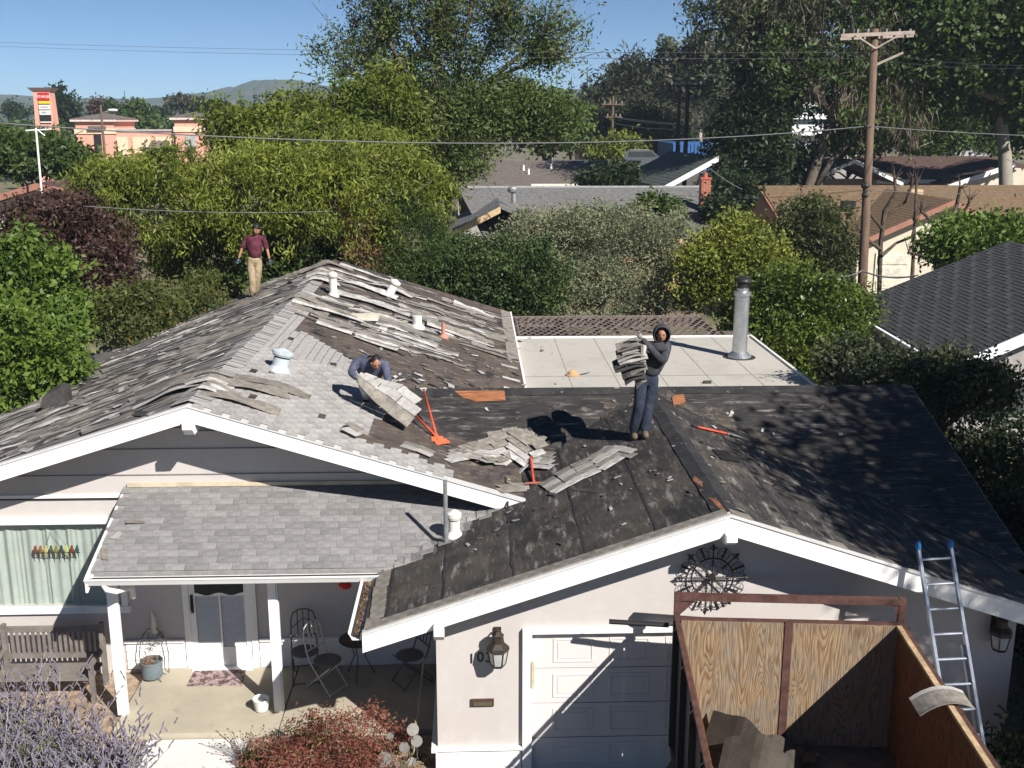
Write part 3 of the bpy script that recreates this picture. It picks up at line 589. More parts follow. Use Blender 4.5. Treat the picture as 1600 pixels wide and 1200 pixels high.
def foliage(name,lobes,n,L,W,mat,parent,seed=1,clump=.45,per=28,droop=.2,outw=.5,rmin=.5,rmax=1.05,zlow=-.9,kind=None,centers=None,flat=1.0):
    rg=np.random.default_rng(seed); lobes=np.array(lobes,float); nc=max(1,n//per)
    if centers is None:
        vol=(lobes[:,3]*lobes[:,4]+lobes[:,3]*lobes[:,5]+lobes[:,4]*lobes[:,5]); k=rg.choice(len(lobes),nc,p=vol/vol.sum())
        d=unit(rg.normal(size=(nc,3))); d[:,2]=np.where(d[:,2]<zlow,-d[:,2],d[:,2])
        r=rmin+(rmax-rmin)*np.sqrt(rg.random(nc)); bump=1+.26*np.sin(d[:,0]*6+k)*np.cos(d[:,1]*5+d[:,2]*7+k*2)
        cen=lobes[k,:3]+d*lobes[k,3:6]*(r*bump)[:,None]; out=unit(d/lobes[k,3:6])
    else:
        cs=np.array(centers,float); k=rg.integers(0,len(cs),nc); cen=cs[k]+rg.normal(size=(nc,3))*clump*.6; out=unit(rg.normal(size=(nc,3))+np.array([0,0,.5]))
    cv=rg.random(nc)
    idx=np.repeat(np.arange(nc),per); m=len(idx)
    pos=cen[idx]+rg.normal(size=(m,3))*clump*.5*np.array([1,1,.8*flat])*(.6+.8*cv[idx])[:,None]
    pos[:,2]=np.maximum(pos[:,2],.05)
    ax=unit(rg.normal(size=(m,3))+out[idx]*outw-np.array([0,0,1])*droop); nr=unit(np.cross(ax,rg.normal(size=(m,3))*.8+out[idx]*.0+unit(np.cross(ax,out[idx]+1e-6))*1.2)); 
    s=(.7+.6*rg.random(m))[:,None]; a=ax*L*s; b=nr*W*s
    v=np.empty((m,4,3)); v[:,0]=pos-a*.5; v[:,1]=pos+a*.0+b*.5; v[:,2]=pos+a*.5; v[:,3]=pos-b*.5
    me=bpy.data.meshes.new(name); me.vertices.add(4*m); me.vertices.foreach_set('co',v.ravel().astype(np.float32))
    me.loops.add(4*m); me.loops.foreach_set('vertex_index',np.arange(4*m,dtype=np.int32)); me.polygons.add(m); me.polygons.foreach_set('loop_start',np.arange(0,4*m,4,dtype=np.int32)); 
    try: me.polygons.foreach_set('loop_total',np.full(m,4,dtype=np.int32))
    except Exception: pass
    me.update(calc_edges=True)
    col=np.ones((m,4,4),np.float32); sc_=1.6/max(clump,.1); lf=np.sin(pos[:,0]*sc_*.33+seed)*np.sin(pos[:,1]*sc_*.3+2)*np.sin(pos[:,2]*sc_*.45+seed*2); val=np.clip(.45*cv[idx]+.4*rg.random(m)+.15+.35*lf,0,1); col[:,:,0]=val[:,None]; col[:,:,1]=(.6*rg.random(m)+.4*rg.random(nc)[idx])[:,None]; col[:,:,2]=0
    at=me.color_attributes.new('c','FLOAT_COLOR','POINT'); at.data.foreach_set('color',col.ravel()); me.materials.append(mat)
    return link(name,me,parent,kind=kind)
def limbs(mb,base,targets,r0,rg,split=.45,wob=.1,n=5):
    base=Vector(base)
    for t in targets:
        t=Vector(t); s=base+Vector((0,0,(t.z-base.z)*split*rg.uniform(.3,1))); d=t-s; pts=[]
        for k in range(n+1):
            q=k/n; pts.append(s+Vector((d.x*q**1.2,d.y*q**1.2,d.z*q**.85))+Vector((rg.uniform(-1,1),rg.uniform(-1,1),rg.uniform(-1,1)))*wob*d.length*.2*(0<k))
        mb.tube(pts,[r0*(1-.85*k/n) for k in range(n+1)],6)
    return mb
def tree(name,label,cat,px,n,leaf,mat,bk=None,seed=1,trunk=None,tr=.18,group=None,nl=10,zbase=0,rname='crown',stem=True,depth=.85,**kw):
    """px: list of (x,y,rx,ry,Y) ellipses seen in the photograph, each put at its own distance"""
    rg=random.Random(seed); lb=[]
    for (x,y,rx,ry,Y) in px:
        c=P(x,y,Y); s=mpp(x,y,Y); lb.append((c.x,c.y,c.z,rx*s,max(rx*s*depth,.3),ry*s))
    bx=sum(q[0] for q in lb)/len(lb); by=sum(q[1] for q in lb)/len(lb)
    if trunk: t=P(trunk[0],trunk[1],trunk[2]); bx,by=t.x,t.y
    o=thing(name,label,cat,(bx,by,zbase),0,group)
    foliage(rname,lb,n,leaf[0],leaf[1],mat,o,seed,**kw)
    if stem:
        zt=max(q[2] for q in lb); mb=MB(); top=Vector((sum(q[0] for q in lb)/len(lb),sum(q[1] for q in lb)/len(lb),zt*.92)); base=Vector((bx,by,zbase-.1))
        pts=[base+(top-base)*k/6+Vector((rg.uniform(-1,1),rg.uniform(-1,1),0))*tr*.8*(k>0) for k in range(7)]; mb.tube(pts,[tr*(1-.12*k) for k in range(7)],8)
        tg=[]
        for k in range(nl):
            q=rg.choice(lb); tg.append((q[0]+rg.uniform(-.75,.75)*q[3],q[1]+rg.uniform(-.75,.75)*q[4],max(q[2]+rg.uniform(-.3,.8)*q[5],zbase+.4)))
        limbs(mb,base+(top-base)*.25,tg,tr*.5,rg); mb.build('trunk',bk or bark,o,smooth=True)
    return o
G_pch=leafmat('leaf_peach',(0.022,0.045,0.008),(0.20,0.235,0.030),(0.203,0.191,0.035),.08)
G_wal=leafmat('leaf_walnut',(.035,.06,.008),(.13,.165,.018),(.2,.17,.03),.08)
G_yel=leafmat('leaf_yellow_green',(0.046,0.075,0.011),(0.160,0.189,0.027),(0.214,0.174,0.034),.08)
G_brt=leafmat('leaf_bright_green',(0.040,0.081,0.012),(0.124,0.188,0.028),(0.161,0.190,0.033),.06)
G_mid=leafmat('leaf_mid_green',(0.024,0.047,0.010),(0.069,0.107,0.022),(0.102,0.096,0.026),.06)
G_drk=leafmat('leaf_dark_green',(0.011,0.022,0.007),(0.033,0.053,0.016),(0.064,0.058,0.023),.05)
G_ivy=leafmat('leaf_hedge',(0.020,0.041,0.012),(0.076,0.113,0.032),None)
G_olv=leafmat('leaf_olive_grey',(.08,.10,.055),(.22,.235,.13),(.27,.20,.12),.14,.65)
G_pur=leafmat('leaf_purple_brown',(.030,.016,.014),(.085,.048,.035),(.07,.08,.03),.05)
G_brn=leafmat('leaf_dead_brown',(.20,.10,.05),(.36,.22,.12),None)
G_eu=leafmat('leaf_eucalyptus',(0.023,0.035,0.018),(0.078,0.090,0.040),(0.159,0.113,0.084),.12)
G_con=leafmat('needle_green',(0.008,0.018,0.010),(0.030,0.044,0.021),None,trans=.1)
G_cit=leafmat('leaf_citrus',(0.024,0.053,0.008),(0.110,0.151,0.024),(0.223,0.223,0.037),.07,.4)
G_red=leafmat('leaf_maple_red',(.09,.025,.018),(.25,.095,.065),(.20,.20,.05),.14)
G_strand=leafmat('hanging_dead_strands',(.14,.10,.07),(.28,.22,.17),None)
# near and middle trees
tree('garden_tree','bright green leafy tree at the left edge beside the long left eave','tree',[(35,450,75,75,24),(28,560,90,82,22.5),(85,490,42,70,24.5),(-50,500,90,130,24),(105,600,36,48,24)],34000,(.15,.075),G_brt,seed=1,clump=.36,tr=.15,droop=.5)
tree('purple_plum_tree','dark purple-brown plum tree behind the bright green tree on the left','tree',[(125,392,68,70,31),(60,358,50,40,32),(172,440,36,55,30),(95,340,40,34,33)],30000,(.15,.07),G_pur,seed=2,clump=.4,tr=.15)
tree('shade_tree','broad dark green tree in front of the pink sign tower at far left','tree',[(60,245,66,30,62),(-20,235,60,30,62),(115,262,30,30,60)],14000,(.35,.16),G_mid,seed=3,clump=.6)
tree('peach_tree','big spreading yellow-green tree with long hanging leaves behind the roofer in the maroon shirt','tree',[(250,320,110,75,33),(390,310,110,75,34),(520,320,110,80,34.5),(620,300,80,60,36),(480,395,110,60,37),(330,400,95,60,35.5),(180,290,60,40,35),(450,260,80,50,37),(570,250,70,40,38),(680,310,30,40,36)],110000,(.19,.048),G_pch,seed=4,clump=.40,per=70,rmin=.45,tr=.2,nl=26,droop=1.1)
tree('walnut_tree','tall yellow-green tree with an open top rising left of the tallest tree','tree',[(400,215,60,38,45),(345,200,24,34,46),(470,200,55,45,45),(560,180,55,45,45),(600,150,40,38,46),(520,230,110,35,43),(635,195,28,38,45)],42000,(.24,.075),G_wal,seed=5,clump=.62,per=34,rmin=.4,droop=.6,nl=18)
tree('weedy_shrub','mixed green and rusty bush right behind the far left eave','bush',[(220,485,60,38,28),(290,490,65,34,29.5),(165,500,45,34,27.5),(325,460,50,26,31),(215,535,25,28,27)],22000,(.13,.05),leafmat('leaf_weedy',(0.033,0.047,0.012),(0.097,0.114,0.027),(0.225,0.132,0.033),.10),seed=6,clump=.34,stem=False)
tree('thicket','dense dark green shrub thicket below the spreading yellow-green tree','bush',[(430,440,120,50,34.5),(560,440,100,60,35.5)],14000,(.17,.06),G_mid,seed=7,clump=.5,stem=False)
tree('cedar_bush','round feathery green bush with a dead brown side behind the roof peak','bush',[(640,375,58,58,34.8),(600,405,50,45,34.6)],18000,(.12,.03),G_mid,seed=8,clump=.35)
tree('dead_branch_bush','rusty brown half-dead conifer bush behind the roof peak','bush',[(553,358,22,48,34.4),(572,395,26,36,34.3)],6000,(.13,.03),G_brn,seed=9,clump=.3,bk=barkp)
tree('ivy_hedge','small-leaved green hedge right of the roof peak','hedge',[(760,440,80,60,36.5),(700,420,45,50,36.8),(830,440,60,60,36.2),(735,405,50,30,38)],42000,(.12,.07),G_ivy,seed=10,clump=.34)
tree('olive_shrub','large grey-green olive-toned shrub behind the lattice shade roof','bush',[(880,405,90,72,40),(980,405,90,70,40.5),(940,365,110,38,42),(830,368,55,32,42),(1050,385,50,48,41),(920,460,150,45,38.5)],70000,(.13,.05),G_olv,seed=11,clump=.40,nl=24)
tree('loquat_tree','small dark-leaved treetop standing up out of the grey-green shrub','tree',[(1025,325,30,18,46),(1040,330,20,14,46)],1500,(.34,.10),G_mid,seed=12,clump=.4)
tree('lemon_tree','yellow-tipped citrus tree right of the grey-green shrub','tree',[(1150,400,70,45,37),(1120,440,60,50,36),(1190,440,65,55,36),(1150,370,40,30,38)],30000,(.15,.07),leafmat('leaf_lemon',(0.046,0.081,0.011),(0.210,0.228,0.030),(0.285,0.268,0.041),.10),seed=13,clump=.4)
tree('orange_tree','deep green glossy citrus tree behind the metal stovepipe','tree',[(1230,480,80,60,33),(1280,500,60,60,32),(1190,520,60,50,33),(1240,550,70,50,31.5),(1320,490,45,40,33)],40000,(.14,.07),G_cit,seed=14,clump=.40)
tree('round_bush','clipped round olive-green bush in front of the tan-roofed house','bush',[(1265,370,58,60,48),(1285,400,50,40,48)],16000,(.24,.07),leafmat('leaf_bottlebrush',(0.033,0.044,0.014),(0.097,0.114,0.036),None),seed=15,clump=.45)
tree('sunny_shrub','bright yellow-green shrub behind the charcoal shingled roof','bush',[(1530,375,75,32,42),(1490,390,40,25,41),(1585,380,40,30,42)],16000,(.24,.10),G_brt,seed=16,clump=.5)
tree('viburnum_hedge','dark hedge with pale new leaves beside the low eave of the charcoal roof','hedge',[(1380,598,70,38,22.5),(1470,592,65,32,21.5),(1330,575,45,38,24),(1540,610,45,35,20),(1430,610,90,40,21)],38000,(.12,.05),leafmat('leaf_viburnum',(0.020,0.032,0.013),(0.065,0.083,0.036),(0.143,0.143,0.084),.10),seed=17,clump=.32)
def blobtree(name,label,cat,lb,n,leaf,mat,seed,tr=.15,**kw):
    o=thing(name,label,cat,(lb[0][0],lb[0][1],0)); foliage('crown',lb,n,leaf[0],leaf[1],mat,o,seed,**kw); rg=random.Random(seed); mb=MB()
    z=max(l[2] for l in lb); mb.tube([(lb[0][0],lb[0][1],-.1),(lb[0][0]+.1,lb[0][1]+.1,z*.5),(lb[0][0],lb[0][1],z)],[tr,tr*.7,tr*.3],8)
    limbs(mb,(lb[0][0],lb[0][1],z*.25),[(q[0]+rg.uniform(-.6,.6)*q[3],q[1]+rg.uniform(-.6,.6)*q[4],q[2]+rg.uniform(-.2,.7)*q[5]) for q in lb for _ in range(3)],tr*.5,rg); mb.build('trunk',bark,o); return o
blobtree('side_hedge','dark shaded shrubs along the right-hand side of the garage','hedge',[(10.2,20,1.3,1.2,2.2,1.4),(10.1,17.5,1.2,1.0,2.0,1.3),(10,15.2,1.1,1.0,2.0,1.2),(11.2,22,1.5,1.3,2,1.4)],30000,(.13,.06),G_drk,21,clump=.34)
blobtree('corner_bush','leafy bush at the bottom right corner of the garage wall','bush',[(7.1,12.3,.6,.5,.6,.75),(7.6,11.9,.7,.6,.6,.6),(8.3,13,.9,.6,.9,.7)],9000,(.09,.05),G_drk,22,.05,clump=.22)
blobtree('street_oak','large oak standing in front of the right corner of the lot, shading the roof','tree',[(15.0,7.5,11.0,2.9,4.2,2.6),(13.3,6.3,12.0,2.0,2.6,1.5),(14.9,11,11.6,1.7,2.3,1.8),(16.5,6,10.5,3.2,3.5,2.6),(17,10,9.0,2.6,3.0,2.6),(15.8,3.2,10.4,2,2,2)],46000,(.19,.12),G_drk,23,.3,clump=.55,per=24)
# the tall open tree in the middle
def talltree(name,label,limbpx,Y,lbpx,n,leaf,mat,bk,seed,tips=9,tr=.35,clump=.8,lobes=None,nlob=0,r=.1,**kw):
    rg=random.Random(seed); b=P(limbpx[0][0][0],limbpx[0][0][1],Y); o=thing(name,label,'tree',(b.x,b.y,0)); mb=MB(); cen=[]
    for li,l in enumerate(limbpx):
        pts=[P(x,y,Y+rg.uniform(-1.5,1.5)*(i>0)) for i,(x,y) in enumerate(l)]
        if li==0: pts=[Vector((pts[0].x,pts[0].y,-.2))]+pts
        k=len(pts); r0=tr*(1 if li==0 else .6); mb.tube(pts,[r0*(1-.75*i/(k-1))*rg.uniform(.9,1.1) for i in range(k)],10)
        for i in range(1,k):
            for _ in range(tips):
                q=rg.random(); s=pts[i-1].lerp(pts[i],q)
                if i<k*.45: continue
                e=s+Vector((rg.gauss(0,1),rg.gauss(0,1),rg.uniform(.0,1.6)))*clump*1.6; m_=s.lerp(e,.5)+Vector((0,0,-.2))
                mb.tube([s,m_,e],[r0*.16,r0*.11,.015],4); cen.append(e)
                if rg.random()<.5: cen.append(m_)
    mb.build('trunk',bk,o,smooth=True)
    if n: foliage('foliage',None or [(0,0,0,1,1,1)],n,leaf[0],leaf[1],mat,o,seed,clump=clump,centers=cen,per=22,**kw)
    if lobes:
        lb=[]
        for (x,y,rx,ry,YY) in lobes:
            c=P(x,y,YY); s=mpp(x,y,YY); lb.append((c.x,c.y,c.z,rx*s,rx*s*.8,ry*s))
        foliage('crown',lb,nlob,leaf[0],leaf[1],mat,o,seed+50,clump=clump,**kw)
    return o
talltree('ash_tree','tallest tree in the middle with an airy forked top against the sky',[[(700,290),(700,200),(690,130),(680,60),(670,-20)],[(700,200),(740,120),(770,60),(790,10),(800,-40)],[(690,180),(640,120),(610,70),(590,20),(575,-25)],[(740,150),(800,110),(850,90),(885,85)],[(660,160),(600,130),(560,90),(545,60)],[(710,170),(720,80),(735,20),(740,-30)],[(760,130),(820,80),(850,60),(855,40)],[(640,200),(590,160),(550,110),(525,120)],[(700,120),(650,60),(640,10),(650,-30)]],
 52,None,17000,(.21,.08),leafmat('leaf_ash',(0.030,0.050,0.014),(0.105,0.14,0.032),None),bark,31,tips=22,clump=.62,lobes=[(690,165,48,45,52),(740,185,75,50,51),(690,235,75,45,50),(800,170,55,45,52),(855,190,50,38,51),(645,200,35,50,52),(700,262,50,22,50),(600,62,26,42,52),(650,110,24,34,52),(692,50,26,46,52),(735,110,22,40,52),(785,40,28,46,52),(845,85,26,22,52)],nlob=50000,tr=.22,rmin=.3)
tree('elm_tree','bushy green tree leaning right of the tall open tree','tree',[(855,195,48,36,100),(815,170,35,28,100),(885,195,24,22,100)],12000,(.55,.22),leafmat('leaf_elm',(0.033,0.062,0.011),(0.105,0.157,0.029),None),seed=33,clump=1.3)
for o_ in ():pass
# right-hand tall trees
talltree('eucalyptus_tree','tall shaggy eucalyptus left of the wooden utility pole',[[(1235,300),(1232,220),(1225,150),(1210,80),(1200,10),(1190,-40)],[(1230,200),(1250,120),(1270,60),(1280,0)],[(1225,160),(1190,100),(1165,60),(1155,20)],[(1215,110),(1180,60),(1170,0)]],76,None,16000,(.46,.13),G_eu,bark,34,tips=14,clump=.9,tr=.45,droop=1.0,lobes=[(1212,60,42,55,76),(1180,40,30,50,76),(1250,90,28,40,76),(1215,145,36,34,76),(1162,95,16,34,76),(1225,5,44,30,76)],nlob=30000)
talltree('leaning_tree','dark leaning tree with forked trunk and hanging dead strands behind the utility pole',[[(1260,300),(1285,230),(1300,180),(1330,150),(1370,120),(1400,60)],[(1300,180),(1270,140),(1255,110)],[(1275,290),(1300,250),(1340,210),(1390,190)],[(1330,150),(1340,90),(1330,30),(1320,-30)],[(1370,120),(1430,90),(1460,40)]],74,None,16000,(.40,.17),G_mid,bark,35,tips=14,clump=1.0,tr=.42,lobes=[(1400,60,55,45,76),(1445,80,55,60,74),(1335,218,40,16,76),(1395,198,50,26,75),(1315,125,20,28,76),(1400,-10,60,30,76),(1420,140,50,40,75),(1450,195,40,35,76)],nlob=34000)
cs=[]; rg=random.Random(5); sm=MB(); o=thing('hanging_strands','grey-brown dead strands hanging from the tree behind the utility pole','vine',P(1390,200,73))
lbs=[]
for x,y,rx,ry in((1400,190,45,60),(1340,150,25,60),(1285,60,28,50),(1360,60,30,50),(1270,140,16,40),(1250,20,25,40)):
    c=P(x,y,73); s=mpp(x,y,73); lbs.append((c.x,c.y,c.z,rx*s,rx*s*.6,ry*s))
foliage('strands',lbs,1500,1.1,.035,G_strand,o,77,clump=1.0,droop=3.0)
talltree('sycamore_tree','big-leaved sycamore with a pale mottled trunk at the right edge',[[(1572,290),(1570,240),(1565,190),(1560,150),(1540,90),(1520,30),(1510,-30)],[(1562,160),(1590,110),(1620,60)],[(1550,110),(1530,90),(1500,70)],[(1560,150),(1575,80),(1570,20),(1580,-40)],[(1555,150),(1520,140),(1480,130)]],74,None,18000,(.42,.30),G_mid,M('sycamore_bark',(.42,.38,.31),.8,.4,1.5,.2,10,col2=(.22,.20,.16)),36,tips=12,clump=.95,tr=.55,lobes=[(1500,40,60,50,74),(1570,20,60,50,74),(1600,120,40,60,74),(1540,110,40,30,76),(1490,110,35,35,74),(1610,195,34,40,77),(1630,50,50,80,74),(1440,20,40,40,75)],nlob=40000)
tree('dark_understory_tree','dark leafy tree filling the gap left of the pale sycamore trunk','tree',[(1490,195,50,35,95),(1450,205,50,30,94),(1530,200,35,35,95),(1490,160,30,30,96)],12000,(.4,.2),G_mid,seed=37,clump=.9)
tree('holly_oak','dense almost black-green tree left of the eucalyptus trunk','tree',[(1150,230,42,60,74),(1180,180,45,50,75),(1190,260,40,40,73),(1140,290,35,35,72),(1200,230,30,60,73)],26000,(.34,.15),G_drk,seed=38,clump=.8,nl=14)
tree('ivy_tree','ivy-smothered dark tree between the eucalyptus and the leaning trunk','tree',[(1325,215,30,22,95),(1250,262,28,32,76),(1400,212,50,20,95)],12000,(.34,.16),G_drk,seed=39,clump=.7)
# far trees
def far(name,label,cat,px,n,leaf,mat,seed,**kw): return tree(name,label,cat,px,n,leaf,mat,seed=seed,nl=5,tr=.3,**kw)
def conifer(label,px,top,bot,hw,Y,seed,mat=None,group=None,n=2600,name='conifer_tree'):
    rg=random.Random(seed); a=P(px,top,Y); b=P(px,bot,Y); s=mpp(px,(top+bot)/2,Y); o=thing(name,label,'tree',(a.x,a.y,0),0,group)
    H=a.z-b.z; W_=hw*s; lb=[]; K=11
    for k in range(K):
        t=k/(K-1); wv=W_*(.10+.95*(1-t)**.9)*rg.uniform(.8,1.2); z=b.z+H*t*.97
        for q in range(5 if t<.75 else 2):
            an=rg.uniform(0,6.28); lb.append((a.x+math.cos(an)*wv*.5,a.y+math.sin(an)*wv*.5,z-.03*H,wv*.55,wv*.55,H*.045))
    foliage('crown',lb,n,H*.05+.1,H*.012+.04,mat or G_con,o,seed,clump=W_*.16,per=14,droop=.35,outw=1.4,rmin=.2)
    MB().tube([(a.x,a.y,0),(a.x,a.y,b.z+H*.98)],[.25,.05],7).build('trunk',bark,o); return o
conifer('dark pointed conifer above the pink shop building on the left',194,140,215,24,190,41)
conifer('small pointed conifer, leftmost of three on the skyline',375,138,175,9,260,42,n=900)
conifer('small pointed conifer, middle of three on the skyline',397,136,172,9,262,43,n=900)
conifer('small pointed conifer, rightmost of three on the skyline',416,133,172,8,258,44,n=900)
conifer('narrow cypress before the pink wall, left of four',182,218,262,16,120,45,n=1300,name='cypress')
conifer('narrow cypress before the pink wall, second of four',226,218,262,15,121,46,n=1300,name='cypress')
conifer('narrow cypress before the pink wall, right beside the awning',269,214,262,14,122,47,n=1300,name='cypress')
conifer('narrow cypress at the foot of the right pink tower',297,216,262,13,121,48,n=1300,name='cypress')
conifer('pointed conifer just right of the leaning green tree',893,118,190,22,150,49)
conifer('tall pointed conifer in the gap of sky, darkest of the row',918,104,185,24,145,50)
conifer('slender conifer at the left end of the big dark grove',948,106,190,20,150,51)
conifer('thin conifer behind the left end of the leaning green tree',862,122,180,14,170,52,n=1200)
far('round_tree','round dark tree behind the pink sign tower','tree',[(88,170,30,28,200),(105,180,20,22,200)],4500,(.8,.4),G_drk,61,clump=1.2)
far('round_tree','dark round tree at the far left skyline','tree',[(17,170,12,9,240),(30,176,14,8,240)],1500,(.7,.35),G_drk,62,clump=1.0)
far('brown_tree','reddish brown rounded tree on the skyline left of the dark conifer','tree',[(151,166,11,9,220),(148,172,10,8,220)],1200,(.7,.35),leafmat('leaf_far_red',(0.045,0.030,0.024),(0.089,0.060,0.043),None),63,clump=1.0)
far('poplar_tree','mid green tree right of the dark conifer behind the pink wall','tree',[(214,180,22,18,180),(208,195,40,12,175),(172,165,10,8,200)],4500,(.9,.4),G_mid,64,clump=1.1)
far('umbrella_pine','flat-topped spreading tree on the skyline beside the right pink tower','tree',[(275,160,14,8,240),(292,162,14,8,240),(300,175,18,9,240)],2500,(1.1,.4),leafmat('leaf_pine_far',(0.033,0.036,0.021),(0.078,0.078,0.043),None),65,clump=1.1)
far('low_tree','low dark trees between the umbrella pine and the open conifers','tree',[(250,177,14,7,230),(330,172,30,12,225)],2500,(1.1,.5),G_drk,66,clump=1.1)
far('cypress_grove','broad dark grove of conifers filling the skyline right of the gap','tree',[(985,135,26,38,140),(960,160,28,35,140),(1020,150,30,42,140),(1045,165,25,35,138),(990,190,50,30,135),(1040,205,40,25,132),(930,200,30,25,130)],30000,(.9,.22),leafmat('leaf_grove',(0.019,0.026,0.013),(0.065,0.071,0.033),(0.101,0.066,0.037),.06),67,clump=1.7)
talltree('gum_tree','spindly gum tree with bare white limbs behind the pair of dark poles',[[(1095,230),(1092,180),(1090,130),(1089,95)],[(1092,190),(1075,150),(1055,120)],[(1093,180),(1110,150),(1122,115)],[(1092,160),(1104,130),(1105,100)]],120,None,5000,(.8,.3),G_eu,barkp,68,tips=14,clump=1.3,tr=.3)
far('gum_grove','hazy grey-green trees filling in behind the pair of dark poles','tree',[(1090,195,40,35,150),(1130,170,25,40,150),(1125,215,30,25,140),(1060,215,25,20,140)],9000,(1.0,.3),G_eu,69,clump=1.8)
far('yellow_shrub','yellow-green shrubs at the foot of the middle utility pole','bush',[(975,232,25,13,108),(945,238,20,10,106)],3000,(.5,.2),G_yel,70,clump=1.2)
far('parking_lot_tree','low dark trees behind the parked estate car','tree',[(1040,225,35,12,125),(1010,212,20,10,130)],3000,(.7,.3),G_drk,71,clump=1.5)
far('laurel_bush','dark leaning bush between the taupe roof and the green roof','bush',[(950,280,35,16,72),(975,270,22,12,72),(925,288,20,10,72)],5000,(.34,.12),G_drk,72,clump=.6)
far('backyard_tree','dark green treetop between the brick chimney and the tan-roofed house','tree',[(1150,300,28,18,64),(1120,330,20,18,60)],4000,(.34,.14),G_drk,73,clump=.6)
far('distant_woods','green belt of trees on the flat land behind the pink shop','tree',[(30,208,60,12,170),(130,203,40,8,200),(260,200,40,8,190),(340,205,40,18,160)],7000,(.8,.4),G_mid,74,clump=1.1)
far('distant_woods','dark belt of distant trees along the right half of the horizon','tree',[(1250,165,60,16,260),(1380,165,80,16,260),(1500,160,80,18,260),(1590,165,50,20,260),(1150,160,40,16,260)],9000,(1.5,.7),G_drk,75,clump=3)
far('street_tree','green treetop rising behind the brown roof on the right','tree',[(1440,230,26,8,110),(1550,228,26,8,110)],4000,(.45,.2),G_brt,76,clump=.9)
# pruned bare trees before the tan house
for lab,spec,sd in (('knobbly bare pruned tree left of the beige garage door, with cut limb ends',[[(1378,440),(1376,380),(1382,330),(1400,300),(1398,280)],[(1380,360),(1360,335),(1350,320)],[(1382,340),(1415,315),(1425,290)],[(1377,400),(1400,380),(1425,370),(1430,350)],[(1376,390),(1352,372),(1345,362)]],81),('knobbly bare pruned tree with cut limbs right of the beige garage door',[[(1470,440),(1475,400),(1485,350),(1495,320),(1500,295)],[(1480,380),(1460,350),(1440,330)],[(1487,345),(1510,325),(1515,315)],[(1472,420),(1445,400),(1420,395)],[(1425,440),(1428,380),(1430,330),(1432,285)]],82)):
    o=thing('pruned_tree',lab,'tree',P(spec[0][0][0],spec[0][0][1],47)); mb=MB(); rg=random.Random(sd)
    for i,l in enumerate(spec):
        pts=[P(x,y,47+rg.uniform(-.4,.4)) for x,y in l]
        if i==0: pts[0].z=0
        mb.tube(pts,[.12*(1-.13*k)*(1 if i==0 else .65)*rg.uniform(.8,1.25) for k in range(len(pts))],8)
        e=pts[-1]
        for _ in range(9): mb.tube([e,e+Vector((rg.uniform(-.4,.4),rg.uniform(-.3,.3),rg.uniform(.1,.7)))],[.03,.008],4)
        mb.ell(e,(.09,.09,.09),6)
    mb.build('trunk',M('charred_bark',(.075,.055,.042),.9,.4,6,.5,20),o)
# hazy fence
# ================================================================ NEIGHBOURHOOD
def shm(name,col,var=.2,sc=(1,1,1),dark=.6): return layered(name,col,[(tuple(c*dark for c in col),4,.35,.7,sc),(tuple(c*1.35 for c in col),5,.5,.75,sc)],bump=.3,bs=20)
tanr=shm('tan_shingles',(.185,.125,.075)); brnr=shm('brown_shingles',(.10,.062,.052)); gryr=shm('slate_grey_shingles',(.165,.162,.157)); taur=shm('taupe_shingles',(.155,.13,.115)); grnr=shm('green_grey_shingles',(.085,.10,.088)); chr_=shm('charcoal_shingles',(.055,.056,.060),dark=.75)
beige=M('beige_stucco',(.56,.50,.40),.9,.08,2,.2,40); gwall=M('grey_wall',(.30,.28,.27),.9,.1); pinkw=M('salmon_stucco',(.62,.32,.24),.9,.06,1,.1,10); creamw=M('cream_stucco',(.68,.52,.36),.9,.06,1,.1,10); darkw=M('dark_opening',(.02,.02,.022),.4,.2)  # gwall is one even grey wall colour
tantrim=M('tan_fascia',(.50,.36,.21),.7,.1); browntrim=M('brown_fascia',(.30,.14,.10),.7,.1)
def courses(a,b,c,d,n,mat,par,name='roof',th=.014,under=.12,tabs=True):
    """a,b eave ends; d,c ridge ends; n stepped rows of shingles"""
    a,b,c,d=map(Vector,(a,b,c,d)); nr=(b-a).cross(d-a).normalized()
    if nr.z<0: nr=-nr
    mb=MB(); mb.prism([a,b,c,d],nr*-under)
    o=mb.build(name,mat,par); mb=MB()
    for i in range(n):
        t0=i/n;t1=(i+1)/n; p0=a.lerp(d,t0);p1=b.lerp(c,t0);q1=b.lerp(c,t1);q0=a.lerp(d,t1)
        mb.add([p0+nr*.002,p1+nr*.002,p1+nr*th,p0+nr*th,q1+nr*.004,q0+nr*.004],[(0,1,2,3),(3,2,4,5)])
    mb.build('shingle_rows',mat,o,kind='stuff'); return o
def wallbox(par,pts,z0,z1,mat,name='wall',t=.15):
    mb=MB()
    for (x0,y0),(x1,y1) in zip(pts,pts[1:]):
        mb.beam((x0,y0,(z0+z1)/2),(x1,y1,(z0+z1)/2),t,z1-z0)
    return mb.build(name,mat,par)
# charcoal roof, right
h=thing('neighbour_house','neighbouring house with smooth charcoal shingles and broad white fascia at the right edge','house',(17,31,0))
e0=Vector((12.75,36.2,2.85)); e1=Vector((12.75,27.9,2.62)); r0=Vector((18.2,36.2,5.05)); r1=Vector((18.2,27.9,5.05))
sl0=courses(e1,e0,r0,r1,40,chr_,h); 
courses((23.6,36.2,2.8),(23.6,27.9,2.6),r1,r0,6,chr_,h)
